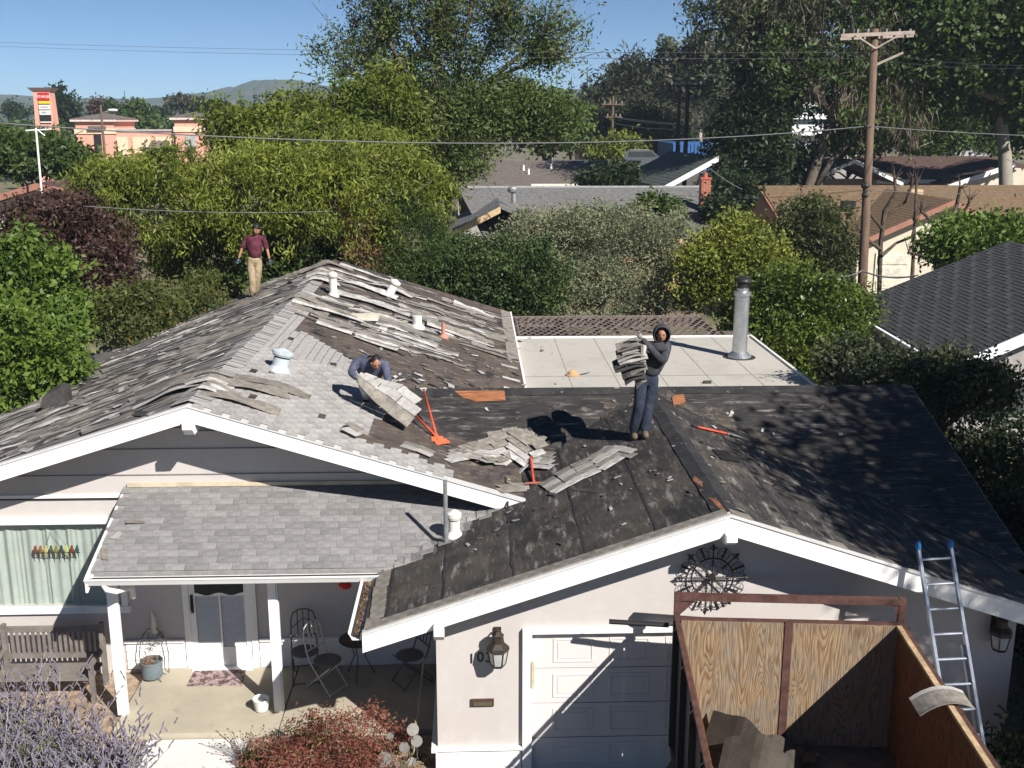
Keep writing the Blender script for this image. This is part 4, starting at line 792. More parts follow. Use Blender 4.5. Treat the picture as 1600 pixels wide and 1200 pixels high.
# shingle butts picked out on the near slope
tb=MB().add([(-.15,-.075,0),(.15,-.075,0),(.15,.075,0),(-.15,.075,0),(-.15,-.075,.006),(.15,-.075,.006),(.15,.075,.002),(-.15,.075,.002)],BOXF).mesh('shingle',M('charcoal_shingle',(.058,.059,.064),.92,.15,6,.3,60,rnd=.22))
uu2=(e1-e0).normalized(); vv2=(r0-e0).normalized(); nn2=uu2.cross(vv2)
cc=0
for i in range(40):
    for j in range(27):
        if (i*7+j*5)%4 or cc>=290: continue
        p=e1.lerp(e0,(j+.5*(i%2)+.5)/27.8).lerp(r1.lerp(r0,(j+.5*(i%2)+.5)/27.8),(i+.5)/40); put(tb,sl0,'shingle',p+nn2*(.012 if nn2.z>0 else -.012),-uu2 if nn2.z<0 else uu2,vv2); cc+=1
pbw=M('pale_blue_white_paint',(.72,.76,.80),.6,.04)
for pl,of in (([(12.7,27.86,2.60),(18.2,27.86,5.03),(18.2,27.86,4.72),(12.7,27.86,2.27)],(0,-.05,0)),([(12.68,27.8,2.6),(12.68,36.2,2.83),(12.68,36.2,2.68),(12.68,27.8,2.45)],(-.1,0,0)),([(18.2,27.86,5.03),(23.6,27.86,2.6),(23.6,27.86,2.3),(18.2,27.86,4.72)],(0,-.05,0))): MB().prism(pl,of).build('fascia_board',pbw,h)
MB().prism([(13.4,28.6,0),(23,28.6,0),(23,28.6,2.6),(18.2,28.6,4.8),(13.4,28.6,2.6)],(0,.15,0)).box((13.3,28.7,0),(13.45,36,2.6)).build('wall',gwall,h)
wn=MB().box((14.3,28.53,1.0),(15.5,28.59,2.1)).build('window',white,h); box((14.36,28.5,1.06),(15.44,28.53,2.04)).build('pane',glass,wn)
MB().box((12.9,33.2,2.3),(13.0,33.3,2.6)).box((12.3,36.3,.1),(12.36,36.36,2.4)).box((12.3,36.3,2.36),(14.2,36.36,2.4)).build('side_gate_frame',white,h)
# tan roof
h=thing('tan_roof_house','house with tan shingle roof, cream gable wall and reddish fascia behind the utility pole','house',(26,60,0))
Y0=56; ap=P(1490,312,Y0); lf=P(1328,383,Y0); rt_=P(1660,392,Y0); YR=66; mz=P(1187,292,YR)
ml=P(1187,290,YR); el=P(1228,330,61.5); 
zr=ap.z
courses((lf.x,Y0,lf.z),(lf.x,YR,lf.z+.0),(ap.x,YR,zr),(ap.x,Y0,zr),24,tanr,h)
courses((rt_.x,YR,lf.z),(rt_.x,Y0,lf.z),(ap.x,Y0,zr),(ap.x,YR,zr),12,tanr,h)
courses((ml.x,60.6,3.55),(ap.x-.2,60.6,3.55),(ap.x-.2,YR,ml.z),(ml.x,YR,ml.z),24,tanr,h)
courses((ap.x-.2,60.6,3.55),(42,60.6,3.55),(42,YR,ml.z),(ap.x-.2,YR,ml.z),12,tanr,h)
courses((42,72,3.2),(ml.x,72,3.2),(ml.x,YR,ml.z),(42,YR,ml.z),6,tanr,h)
for (a,b) in ((lf,ap),(ap,rt_)): MB().prism([(a.x,Y0-.05,a.z),(b.x,Y0-.05,b.z),(b.x,Y0-.05,b.z-.3),(a.x,Y0-.05,a.z-.3)],(0,-.08,0)).build('fascia_board',browntrim,h)
MB().prism([(lf.x+.7,Y0+.7,0),(rt_.x-.5,Y0+.7,0),(rt_.x-.5,Y0+.7,lf.z),(ap.x,Y0+.7,zr-.25),(lf.x+.7,Y0+.7,lf.z-.05)],(0,.2,0)).box((lf.x+.7,Y0+.9,0),(lf.x+.9,YR,lf.z)).build('wall',beige,h)
MB().prism([(ml.x-.05,60.6,3.5),(ml.x-.05,YR,ml.z),(ml.x-.05,72,3.2),(ml.x-.05,72,2.95),(ml.x-.05,YR,ml.z-.3),(ml.x-.05,60.6,3.25)],(-.1,0,0)).build('fascia_board',browntrim,h)
MB().prism([(ml.x+.5,61.5,0),(ml.x+.5,71,0),(ml.x+.5,71,3.2),(ml.x+.5,YR,ml.z-.3),(ml.x+.5,61.5,3.5)],(.2,0,0)).box((ml.x+.5,61.5,0),(lf.x+.7,61.7,3.5)).build('wall',M('pinkish_wall',(.42,.30,.26),.9,.08),h)
gdx=P(1368,400,Y0+.7).x; gd2=P(1420,400,Y0+.7).x
q=MB().box((gdx,Y0+.62,0),(gd2,Y0+.69,2.2)).build('garage_door',M('cream_door',(.62,.58,.48),.8),h)
for k in range(3): box((gdx+.1,Y0+.58,.3+k*.65),(gd2-.1,Y0+.615,.75+k*.65)).build('door_panel',M('cream_door_panel',(.56,.52,.43),.8),q)
for px,py in((1430,300),(1325,318)): 
    c=P(px,py,62); MB().box((c.x-.35,c.y-.3,c.z-.3),(c.x+.35,c.y+.3,c.z+.15)).build('roof_vent',tantrim if px>1400 else darkw,h)
# brown roof behind
h=thing('brown_roof_house','house with dark brown roof and white gutters behind the tan roof','house',(36,84,0))
def Q(px,py,Y): return P(px,py,Y)
a=Q(1295,280,80);b=Q(1512,281,80);c=Q(1545,245,88);d_=Q(1330,243,88); zz=(a.z+b.z)/2; zt=(c.z+d_.z)/2
courses((a.x+6,80,zz),(c.x+4,80,zz),(c.x,88,zt),(d_.x,88,zt),10,brnr,h)
a2=Q(1290,268,77); courses((a2.x-2,84,zz),(a2.x-2,76,zz),(a2.x+1.6,76,zz+1.6),(a2.x+1.6,84,zz+1.6),6,brnr,h); courses((a2.x+5.2,76,zz),(a2.x+5.2,84,zz),(a2.x+1.6,84,zz+1.6),(a2.x+1.6,76,zz+1.6),6,brnr,h)
MB().box((Q(1370,280,79.9).x,79.8,zz-.28),(Q(1500,280,79.9).x,79.95,zz)).build('gutter',white,h)
MB().prism([(a2.x-2,75.9,zz),(a2.x+1.6,75.9,zz+1.6),(a2.x+5.2,75.9,zz),(a2.x+5.2,75.9,zz-.25),(a2.x+1.6,75.9,zz+1.35),(a2.x-2,75.9,zz-.25)],(0,-.1,0)).build('fascia_board',white,h)
rr=Q(1560,268,78); courses((rr.x-4.2,77,zz-.2),(rr.x-4.2,84,zz-.2),(rr.x+.6,84,zt),(rr.x+.6,77,zt),8,brnr,h)
MB().prism([(rr.x-4.2,76.9,zz-.25),(rr.x+.6,76.9,zt-.05),(rr.x+.6,76.9,zt-.4),(rr.x-4.2,76.9,zz-.6)],(0,-.1,0)).build('fascia_board',white,h)
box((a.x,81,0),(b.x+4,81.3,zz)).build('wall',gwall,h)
MB().prism([(rr.x-4,77.6,0),(rr.x+3,77.6,0),(rr.x+3,77.6,zt-.6),(rr.x+.6,77.6,zt-.5),(rr.x-4,77.6,zz-.6)],(0,.2,0)).build('wall',beige,h)
# grey roof behind the olive shrub
h=thing('grey_roof_house','long slate-grey shingle roof with a brick chimney and tan gable trim','house',(6,64,0))
rl=Q(715,293,66); rg2=Q(1112,294,66); zt=rl.z; bl=Q(700,380,57); br=Q(1125,372,58)
courses((rl.x+1.5,58,3.0),(rg2.x+.5,58,3.0),(rg2.x,66,zt),(rl.x,66,zt),26,gryr,h)
courses((rg2.x,74,3.0),(rl.x,74,3.0),(rl.x,66,zt),(rg2.x,66,zt),6,gryr,h)
fa=Q(705,362,57.5);fb=Q(782,322,57.5)
courses((fa.x,57.5,fa.z),(fa.x,66,fa.z),(fb.x,66,fb.z),(fb.x,57.5,fb.z),14,gryr,h); courses((fb.x+3,66,fa.z),(fb.x+3,57.5,fa.z),(fb.x,57.5,fb.z),(fb.x,66,fb.z),6,gryr,h)
MB().prism([(fa.x,57.4,fa.z),(fb.x,57.4,fb.z),(fb.x,57.4,fb.z-.34),(fa.x,57.4,fa.z-.34)],(0,-.1,0)).build('fascia_board',tantrim,h)
MB().box((fa.x+.4,58,0),(rg2.x,58.2,2.9)).box((rg2.x-.2,58,0),(rg2.x,72,3.0)).build('wall',tantrim,h)
MB().box((rl.x,65.95,zt-.02),(rg2.x,66.08,zt+.08)).build('ridge_trim',M('pale_ridge',(.3,.31,.31),.8),h)
ch=Q(1100,325,62); ct=Q(1100,280,62)
bm=MB(); 
ck=MB().box((ch.x-.27,61.7,2.8),(ch.x+.27,62.3,ct.z)).build('chimney',M('mortar',(.34,.24,.2),.95,.1),h)
nb=int((ct.z-3.6)/.085); bk_=box((-.1,-.005,-.032),(.1,.012,.032)).mesh('brick',brick)
for i in range(nb):
    for j in range(3):
        x=ch.x-.18+j*.18+(.05 if i%2 else -.05)*(1 if j==1 else 0); o=link('brick',bk_,ck); o.location=(x,61.69,3.62+i*.085); o.scale=(.8,1,1)
MB().box((ch.x-.32,61.65,ct.z),(ch.x+.32,62.35,ct.z+.1)).tube([(ch.x,62,ct.z+.1),(ch.x,62,ct.z+.35)],[.14,.1],10).build('chimney_cap',brick,ck)
v=Q(801,300,60); MB().tube([(v.x+.06,60,v.z-.6),(v.x+.05,60,v.z-.05)],.13,10).lathe((v.x,60,v.z-.05),[(.16,0),(.27,.08),(.29,.22),(.2,.34),(0,.38)],14).build('turbine_vent',metald,h)
# taupe roof
h=thing('taupe_roof_house','low taupe-brown roof with small white vent pipes behind the long slate roof','house',(8,86,0))
a=Q(715,296,80);b=Q(960,296,80);c=Q(945,251,90);d_=Q(742,252,90)
courses((a.x,80,a.z),(b.x,80,a.z),(c.x+3,90,c.z),(d_.x,90,c.z),14,taur,h); courses((b.x,98,a.z),(a.x,98,a.z),(d_.x,90,c.z),(c.x+3,90,c.z),4,taur,h)
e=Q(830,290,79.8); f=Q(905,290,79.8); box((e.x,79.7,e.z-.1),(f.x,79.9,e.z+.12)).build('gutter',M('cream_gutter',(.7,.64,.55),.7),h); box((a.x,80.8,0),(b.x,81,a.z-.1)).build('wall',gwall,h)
for px,py in((818,268),(861,266),(826,274),(863,256)):
    t=(py-252)/44; c0=Q(px,py,90-10*t); MB().lathe(c0,[(.32,-.3),(.12,0),(.1,.1),(.06,.5)],8).build('vent_pipe',white,h)
# green-grey small gable
h=thing('green_roof_house','small house with dark green-grey roof and white rake boards by the pair of poles','house',(22,78,0))
A=Q(1000,268,76);B=Q(1034,292,72);Cc=Q(1112,258,72);D=Q(1068,222,82)
ridge0=Vector((Cc.x+.8,72,B.z+2.3)); 
courses((B.x,72,B.z),(B.x-1.2,84,B.z),(Cc.x-.6,84,B.z+2.0),(Cc.x+.4,72,B.z+2.0),12,grnr,h); courses((Cc.x+5,84,B.z),(Cc.x+5,72,B.z),(Cc.x+.4,72,B.z+2.0),(Cc.x-.6,84,B.z+2.0),6,grnr,h)
MB().prism([(B.x,71.9,B.z),(Cc.x+.4,71.9,B.z+2),(Cc.x+.4,71.9,B.z+1.65),(B.x,71.9,B.z-.35)],(0,-.1,0)).build('fascia_board',white,h)
MB().box((B.x+.5,72.7,0),(Cc.x+4,72.9,B.z)).box((B.x,73,0),(B.x+.2,84,B.z)).build('wall',M('blue_grey_wall',(.2,.22,.24),.9),h)
# left brown-roofed house
h=thing('left_house','house with brown roof and white gable wall beyond the purple plum tree','house',(-27,58,0))
A=Q(-20,306,52);B=Q(50,286,52);Cc=Q(95,272,58); z1=A.z;z2=B.z
courses((A.x-1,52,z1-.4),(A.x-1,66,z1-.4),(B.x+.2,66,z2),(B.x+.2,52,z2),10,brnr,h); courses((B.x+4,66,z1-.1),(B.x+4,52,z1-.1),(B.x+.2,52,z2),(B.x+.2,66,z2),10,brnr,h)
MB().prism([(A.x-1,51.9,z1-.4),(B.x+.2,51.9,z2),(B.x+4,51.9,z1-.1),(B.x+4,51.9,z1-.42),(B.x+.2,51.9,z2-.3),(A.x-1,51.9,z1-.7)],(0,-.1,0)).build('fascia_board',browntrim,h)
MB().prism([(A.x-.5,52.6,0),(B.x+3.5,52.6,0),(B.x+3.5,52.6,z1-.3),(B.x+.2,52.6,z2-.3),(A.x-.5,52.6,z1-.6)],(0,.2,0)).build('wall',M('white_stucco',(.6,.58,.55),.9,.05),h)
h=thing('hip_roof_house','low brown hipped roof at the very left edge with a vent','house',(-32,66,0)); A=Q(-60,290,62);B=Q(14,296,62)
courses((A.x,60,2.6),(B.x+1,60,2.6),(B.x-2,66,4.6),(A.x,66,4.6),8,brnr,h); courses((B.x+1,60,2.6),(B.x+1,72,2.6),(B.x-2,66,4.6),(B.x-2,66,4.6),4,brnr,h); box((A.x,60.6,0),(B.x,60.8,2.6)).build('wall',beige,h)
# pink shop
h=thing('pink_shop_building','salmon and cream shop building with two dark-roofed corner towers on the left','building',(-55,150,0))
def X(px,Y=150): return P(px,200,Y).x
def Z(py,Y=150): return P(200,py,Y).z
def tower(x0,x1,ytop,Y,par,zr,dep=9):
    a,b=X(x0,Y),X(x1,Y); t=Z(ytop,Y); MB().box((a,Y,0),(b,Y+dep,t)).build('tower',pinkw,par); MB().box((a-.15,Y-.15,t-1.6),(b+.15,Y+dep,t-.9)).build('cream_band',creamw,par)
    MB().box((a-.5,Y-.5,t),(b+.5,Y+dep+.5,t+.35)).build('cornice',M('pale_cornice',(.6,.5,.46),.8),par); m=((a+b)/2,Y+dep/2,Z(zr,Y))
    MB().add([(a-.6,Y-.6,t+.35),(b+.6,Y-.6,t+.35),(b+.6,Y+dep+.6,t+.35),(a-.6,Y+dep+.6,t+.35),m],[(0,1,4),(1,2,4),(2,3,4),(3,0,4),(3,2,1,0)]).build('tower_roof',taur,par)
tower(118,178,190,150,h,176); tower(273,315,187,150,h,174)
a,b=X(150),X(283)
MB().box((a,150.6,0),(b,165,Z(205))).build('wall',pinkw,h); MB().box((a,150.4,Z(205)),(b,151.2,Z(202))).build('cornice',M('grey_cornice',(.35,.33,.33),.8),h)
for p0,p1 in((166,196),(203,232),(240,268)): box((X(p0),150.5,Z(246)),(X(p1),150.59,Z(214))).build('wall_panel',creamw,h)
MB().prism([(X(233),150.5,Z(220)),(X(262),150.5,Z(220)),(X(262),148.6,Z(230)),(X(233),148.6,Z(230))],(0,0,-.12)).build('awning',taur,h)
box((X(236),150.44,Z(243)),(X(260),150.49,Z(229))).build('shop_window',darkw,h); box((X(240),148.0,Z(243)),(X(252),148.6,Z(240))).build('planter',white,h)
box((X(146),149.85,Z(246)),(X(157),149.98,Z(210))).build('window',darkw,h); box((X(289),149.85,Z(232)),(X(305),149.98,Z(212))).build('window',M('pale_glass',(.35,.36,.35),.2),h); MB().box((X(140),149.3,Z(201)),(X(166),149.9,Z(197))).build('cornice',M('dark_cornice',(.12,.1,.1),.8),h)
# roadside sign tower
h=thing('sign_tower','tapered salmon sign tower with a red store panel and white tenant panels','sign',(X(70,140),140,0))
Yv=140; tp=Z(143,Yv); x0,x1=X(57,Yv),X(83,Yv); xc=(x0+x1)/2
MB().add([(x0-.3,Yv,0),(x1+.6,Yv,0),(x1+.6,Yv+1.6,0),(x0-.3,Yv+1.6,0),(x0,Yv,tp),(x1,Yv,tp),(x1,Yv+1.6,tp),(x0,Yv+1.6,tp)],BOXF).build('tower',pinkw,h)
MB().add([(x0-.1,Yv-.1,tp),(x1+.1,Yv-.1,tp),(x1+.1,Yv+1.7,tp),(x0-.1,Yv+1.7,tp),(x0-.5,Yv-.5,tp+.45),(x1+.5,Yv-.5,tp+.45),(x1+.5,Yv+2.1,tp+.45),(x0-.5,Yv+2.1,tp+.45)],BOXF).build('cap',M('grey_cap',(.35,.28,.25),.8),h)
def panel(y0,y1,mat,txt,tm,size,p0=65,p1=82): 
    s=box((X(p0,Yv),Yv-.22,Z(y1,Yv)),(X(p1,Yv),Yv-.06,Z(y0,Yv))).build('sign_panel',mat,h)
    if txt: lettering(txt,size,((X(p0,Yv)+X(p1,Yv))/2,Yv-.235,(Z(y0,Yv)+Z(y1,Yv))/2-.02),(R(90),0,0),tm,s)
redp=M('red_sign',(.45,.02,.02),.5,.05); whp=M('white_sign',(.62,.62,.62),.5,.05); yel=M('yellow_sign',(.7,.5,.02),.5,.05); bl_=M('sign_black',(.02,.02,.02),.6)
panel(145,157,redp,'STAPLES',M('sign_white_letters',(.85,.85,.85),.5,0),.42); panel(158,162,yel,'',bl_,.2); panel(164,171,whp,'TUESDAY',bl_,.24); panel(172.5,179.5,whp,'PIER 1',bl_,.3); panel(180.5,189,darkw,'',bl_,.2); panel(190,191.5,white,'',bl_,.2)
# pink tower in the middle, small cream building, blue building, white office
h=thing('pink_corner_tower','salmon corner tower with grey hipped roof seen beyond the leaning green tree','building',(X(925,150),150,0)); tower(906,934,190,150,h,176,7)
box((X(934,150),151,0),(X(948,150),157,Z(222,150))).build('wall',pinkw,h); box((X(912,150),149.9,Z(215)),(X(918,150),149.98,Z(200))).build('window',M('pale_window',(.5,.4,.33),.6),h)
h=thing('cream_shed','small cream block building among dark trees behind the parked estate car','building',(X(1020,135),135,0)); MB().box((X(1010,135),135,0),(X(1032,135),140,Z(218,135))).build('wall',M('cream_block',(.62,.54,.42),.9),h); MB().box((X(1012,135),134.8,Z(219,135)),(X(1031,135),135.4,Z(216,135))).build('parapet',white,h)
h=thing('blue_metal_building','blue ribbed metal building behind the pair of dark utility poles','building',(X(1085,98),98,0)); bm_=M('blue_metal',(.035,.11,.30),.5,.1)
x=X(1052,98); MB().box((x,98,0),(X(1135,98),106,Z(224,98))).build('wall',bm_,h)
rib=box((-.05,-.08,0),(.05,0,Z(226,98))).mesh('rib',bm_)
while x<X(1133,98): o=link('rib',rib,h); o.location=Vector((x+.1,98,0))-Vector(h.location); x+=.32
h=thing('white_office_block','white banded office block with dark window strips seen through the tall trees','building',(X(1400,185),185,0)); ofw=M('office_white',(.75,.76,.76),.7,.03)
for i,(y0,y1) in enumerate(((160,168),(176,186),(195,212))):
    for a,b in((1236,1300),(1500,1560)): box((X(a,185),184.6-.0*i,Z(y1,185)),(X(b,185),186,Z(y0,185))).build('white_band',ofw,h)
for a,b in((1236,1300),(1500,1560)):
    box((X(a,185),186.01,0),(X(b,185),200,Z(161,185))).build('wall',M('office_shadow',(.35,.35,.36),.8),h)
    for y0,y1 in((168,176),(186,195)):
        k=a+2
        while k<b-3: box((X(k,185),185.4,Z(y1,185)+.05),(X(k+5,185),186,Z(y0,185)-.05)).build('window',glass,h); k+=6.5
h=thing('far_white_roof','low pale warehouse roof on the skyline behind the right pink tower','building',(X(255,230),230,0)); box((X(238,230),230,0),(X(272,230),245,Z(183,230))).build('wall',M('pale_warehouse',(.55,.58,.56),.8),h)
h=thing('low_grey_building','low dark grey roofed strip between the sky gap conifers','building',(X(1510,120),120,0)); box((X(1300,120),120,0),(X(1360,120),128,Z(228,120))).build('wall',gwall,h)
# ---------------------------------------------------------------- cars
def car(name,label,cat,loc,rz,paint,kind='suv'):
    t=thing(name,label,cat,loc,rz); L=4.6;W=1.8
    prof=[(-2.3,.45),(-2.3,.95),(-2.1,1.05),(-1.95,1.62),(.3,1.68),(1.05,1.12),(2.15,.95),(2.3,.75),(2.3,.45)] if kind=='suv' else [(-2.6,.5),(-2.6,1.05),(-.6,1.05),(-.45,1.75),(.75,1.75),(1.25,1.15),(2.4,1.05),(2.55,.8),(2.55,.5)]
    MB().prism([(x,-W/2,z) for x,z in prof],(0,W,0)).build('body',paint,t,local=True)
    g=[(-1.85,1.08),(-1.75,1.55),(.22,1.6),(.85,1.12)] if kind=='suv' else [(-.42,1.1),(-.36,1.66),(.68,1.66),(1.08,1.12)]
    for s in(-1,1): MB().prism([(x,s*(W/2+.004),z) for x,z in g],(0,s*.008,0)).build('side_window',glass,t,local=True)
    f=(.32,1.66,1.03,1.14) if kind=='suv' else (.78,1.72,1.24,1.18)
    MB().add([(f[0]+.03,-.75,f[1]),(f[0]+.03,.75,f[1]),(f[2]+.04,.8,f[3]),(f[2]+.04,-.8,f[3])],[(0,1,2,3)]).build('windscreen',glass,t,local=True)
    for x in(-1.45,1.45):
        for s in(-1,1): 
            wl=MB().tube([(x,s*.72,.35),(x,s*.93,.35)],.35,16).build('wheel',M('tyre',(.02,.02,.02),.8),t,local=True); MB().tube([(x,s*.93,.35),(x,s*.94,.35)],.2,12).build('rim',metal,wl,local=True)
    for s in(-1,1): MB().box((prof[-2][0]-.02,s*.8,.72),(prof[-2][0]+.02,s*.5,.85)).build('headlight',metal,t,local=True)
    if kind=='suv': MB().box((-1.7,-.7,1.70),(.1,-.66,1.74)).box((-1.7,.66,1.70),(.1,.7,1.74)).build('roof_rack',metald,t,local=True)
    return t
q=P(1012,262,100); car('parked_car','grey estate car with roof rack parked beyond the green-grey roof','car',(q.x,100,P(1012,264,100).z),R(-8),M('grey_car_paint',(.16,.17,.19),.3,.05,metal=.4))
t_=box((q.x-8,96,-.1),(q.x+16,125,P(1012,264,100).z)); struct('parking_lot',t_,M('lot_asphalt',(.10,.10,.10),.9))
q=P(1165,362,57); car('pickup_truck','pale pickup truck parked in the shade left of the tan-roofed house','truck',(q.x,57,0),R(10),M('pale_blue_paint',(.45,.50,.55),.35,.05),'pickup')
# ---------------------------------------------------------------- poles, wires
polew=M('pole_wood',(.13,.085,.06),.85,.25,2.5,.4,20,stretch=(6,6,.5)); armw=M('crossarm_wood',(.33,.27,.23),.85,.2,4,.3,30)
ins=M('insulator',(.25,.27,.26),.3)
b=P(1347,450,38); tp=P(1367,50,38)
t=thing('utility_pole','big weathered brown utility pole with double crossarm on the right','utility pole',(b.x-.1,38,0)); MB().tube([(b.x-.18,38,-.2),(b.x,38,b.z),(tp.x,38,tp.z+.1)],[.19,.17,.12],12).build('pole',polew,t,smooth=True)
for dy,py in((-.14,54),(.14,58)): a=P(1313,py+2,38+dy);c=P(1428,py-3,38+dy); MB().beam((a.x,38+dy*1.3,a.z),(c.x,38+dy*1.3,c.z),.09,.12).build('crossarm',armw,t)
for s in(-1,1): MB().beam((tp.x+s*.75,37.75,tp.z-.12),(tp.x,37.8,tp.z-.55),.03,.05).build('brace',armw,t)
for px in(1318,1340,1356,1385,1405,1422): c=P(px,50,38); MB().tube([(c.x,38,c.z-.12),(c.x,38,c.z+.1)],[.03,.045],6).build('insulator',ins,t)
c=P(1395,92,38); MB().beam((tp.x,38,c.z-.25),(c.x+.3,37.9,c.z+.2),.06,.08).build('side_arm',armw,t)
for py,s in((290,.16),(305,.13),(197,.08)): c=P(1352,py,37.75); MB().ell(c,(s,.1,s*.8),8).build('cable_bracket',black,t)
def pole(name,label,px,top,Y,arms,r=.16,mat=polew,base=0):
    a=P(px,top,Y); t=thing(name,label,'utility pole',(a.x,Y,base)); MB().tube([(a.x,Y,base-.2),a],[r,r*.7],10).build('pole',mat,t)
    for (x0,x1,y) in arms:
        c0=P(x0,y,Y);c1=P(x1,y,Y); MB().beam(c0-Vector((0,.15,0)),c1-Vector((0,.15,0)),.12,.14).build('crossarm',mat,t)
        for k in range(4): c=c0.lerp(c1,(k+.5)/4); MB().tube([c,c+Vector((0,0,.3))],[.05,.08],6).build('insulator',ins,t)
    return t
dpole=M('dark_pole_wood',(.07,.055,.048),.9,.2)
pole('utility_pole','left one of the two dark utility poles standing close together',1062,138,86,[(1046,1072,134)],.2,dpole); pole('utility_pole','right, slightly redder one of the two dark utility poles standing close together',1075,132,84,[(1060,1106,134)],.2,dpole)
pole('utility_pole','grey utility pole with two-armed crosspiece beyond the taupe roof',958,150,108,[(940,976,163),(946,972,183)],.17)
t=pole('street_light','wooden street pole with a white cobra-head lamp before the pink shop',157,164,110,[],.16)
a=P(143,188,110);c=P(160,176,110);e=P(176,172,110); MB().tube([a,c,e],.06,6).build('lamp_arm',metald,t); MB().ell(e,(.5,.2,.14),10).build('lamp_head',M('lamp_white',(.75,.75,.75),.4),t)
a=P(56,200,50);c=P(64,292,50); t=thing('tv_antenna','slender white aerial mast with crossbar above the brown roof at left','antenna',(c.x,50,c.z-1)); MB().tube([(c.x,50,c.z-1),a],.045,6).build('mast',white,t); d0=P(40,204,50);d1=P(80,202,50); MB().tube([d0,d1],.03,5).tube([P(60,204,50),P(70,212,50)],.03,5).build('crossbar',white,t)
def wire(name,label,pts,r,sag=0,group='overhead wires'):
    out=[]
    for p,q in zip(pts,pts[1:]):
        for k in range(17):
            s=k/16; v=p.lerp(q,s); v.z-=sag*4*s*(1-s)
            if k or not out: out.append(v)
    tag(MB().tube(out,r,5).build(name,wm,None,smooth=True),label,'cable',group)
wm=M('cable',(.13,.13,.14),.6,.1)
pm=P(1354,197,38)-Vector((0,.2,0))
wire('cable','thick black cable crossing the whole view in front of the trees, left span',[P(-60,188,26),pm],.017,.55)
wire('cable','thick cable running from the big pole to the right edge',[pm,P(1750,214,44)],.016,.1)
wire('thin_wire','upper one of the two faint wires across the sky',[P(-100,62,75),P(1366,82,40),P(1760,96,30)],.009,.25); wire('thin_wire','lower one of the two faint wires across the sky',[P(-100,68,75),P(1366,92,40),P(1760,97,30)],.009,.25)
wire('thin_wire','grey service wire sloping up from the left edge to the street lamp pole',[P(-20,252,60),P(130,204,70)],.03,.2)
pb=P(1350,297,37.8)
wire('service_drop','service wire from the big pole down to the charcoal roof at right',[pb,P(1700,300,40)],.010,.1); wire('service_drop','service wire from the big pole leftward past the brick chimney',[pb,P(1060,305,55),P(880,310,60)],.009,.2); wire('service_drop','second service wire from the big pole to the slate roof',[pb-Vector((0,0,.3)),P(1190,330,55)],.012,.3)
wire('drop_cable','looping pale cable tied round the big pole above the charcoal roof',[P(1285,428,36.5),P(1347,423,37.7),P(1435,430,36.4)],.03,.16)
wire('service_drop','dark wire across the middle of the yellow-green tree',[P(130,322,30),P(520,330,33)],.012,.1); wire('thin_wire','wire between the dark pair of poles and the far grey pole, upper',[P(958,182,107.6),P(1075,195,84)],.03,.2); wire('thin_wire','wire between the dark pair of poles and the far grey pole, lower',[P(958,192,107.6),P(1075,202,84)],.03,.2)
wire('thin_wire','wire crossing above the parked estate car toward the tall trees',[P(958,183,107.6),P(1200,200,90)],.03,.2)
wire('thin_wire','slanting dark wire running down past the brick chimney',[P(1108,262,62),P(1160,296,62)],.02,.1); wire('thin_wire','slanting dark wire left of the slate roof vent',[P(735,245,62),P(782,322,58)],.02,.05)
# back fence on the left
t=thing('back_fence','weathered wooden board fence half hidden behind the left eave','fence',(-12.5,29,0)); rgf=random.Random(3)
bd=box((-.07,-.01,0),(.07,.01,1.75)).mesh('board',woodg)
for k in range(30): o=link('board',bd,t); o.location=Vector((-15.5+k*.152,29.5,rgf.uniform(-.03,.03)))-Vector(t.location)
MB().box((-15.6,29.52,.4),(-11,29.57,.5)).box((-15.6,29.52,1.4),(-11,29.57,1.5)).build('rail',woodg,t)
# lattice shade roof behind the flat roof
struct('back_patio',box((1.2,29.9,-.05),(8.5,34.2,.01)),M('shade_dark_patio',(.035,.032,.03),.9))  # floor colour darkened to stand for the shade seen through the lattice
t=thing('lattice_pergola','dark brown lattice shade roof behind the flat white roof','pergola',(4,32,0)); lat=M('lattice_wood',(.15,.12,.105),.9,.2,6,.2,40,rnd=.25)
x0,x1,y0,y1=1.25,7.25,30.1,33.9; z=2.93
for sgn in(-1,1):
    sh_=(y1-y0)*.45; c=x0-sh_ if sgn>0 else x0
    while c<(x1 if sgn>0 else x1+sh_):
        pts=[]
        for y in(y0,y1):
            x=c+(y-y0)*.45*sgn; pts.append([x,y])
        (a,ya),(b,yb)=pts
        def cl(a,ya,b,yb):
            if a<x0: ya+=(x0-a)/(b-a)*(yb-ya); a=x0
            if a>x1: ya+=(x1-a)/(b-a)*(yb-ya); a=x1
            return a,ya
        lo_,hi_=min(a,b),max(a,b)
        if hi_>x0+.05 and lo_<x1-.05:
            A_=cl(a,ya,b,yb); B_=cl(b,yb,a,ya); MB().beam((A_[0],A_[1],z+(.012 if sgn>0 else 0)),(B_[0],B_[1],z+(.012 if sgn>0 else 0)),.055,.010).build('slat',lat,t)
        c+=.24
for x in (1.3,2.8,4.3,5.8,7.2): MB().box((x-.03,30.05,2.74),(x+.03,33.95,2.92)).build('rafter',lat,t)
MB().box((1.2,33.92,2.6),(7.3,33.98,2.95)).box((1.2,30.03,2.75),(7.3,30.08,2.94)).build('rim_board',lat,t)
for x in(1.4,4.3,7.1): box((x-.05,33.8,0),(x+.05,33.9,2.7)).build('post',lat,t)
box((7.3,30.1,2.9),(8.1,31.2,2.96)).build('board',lat,t)
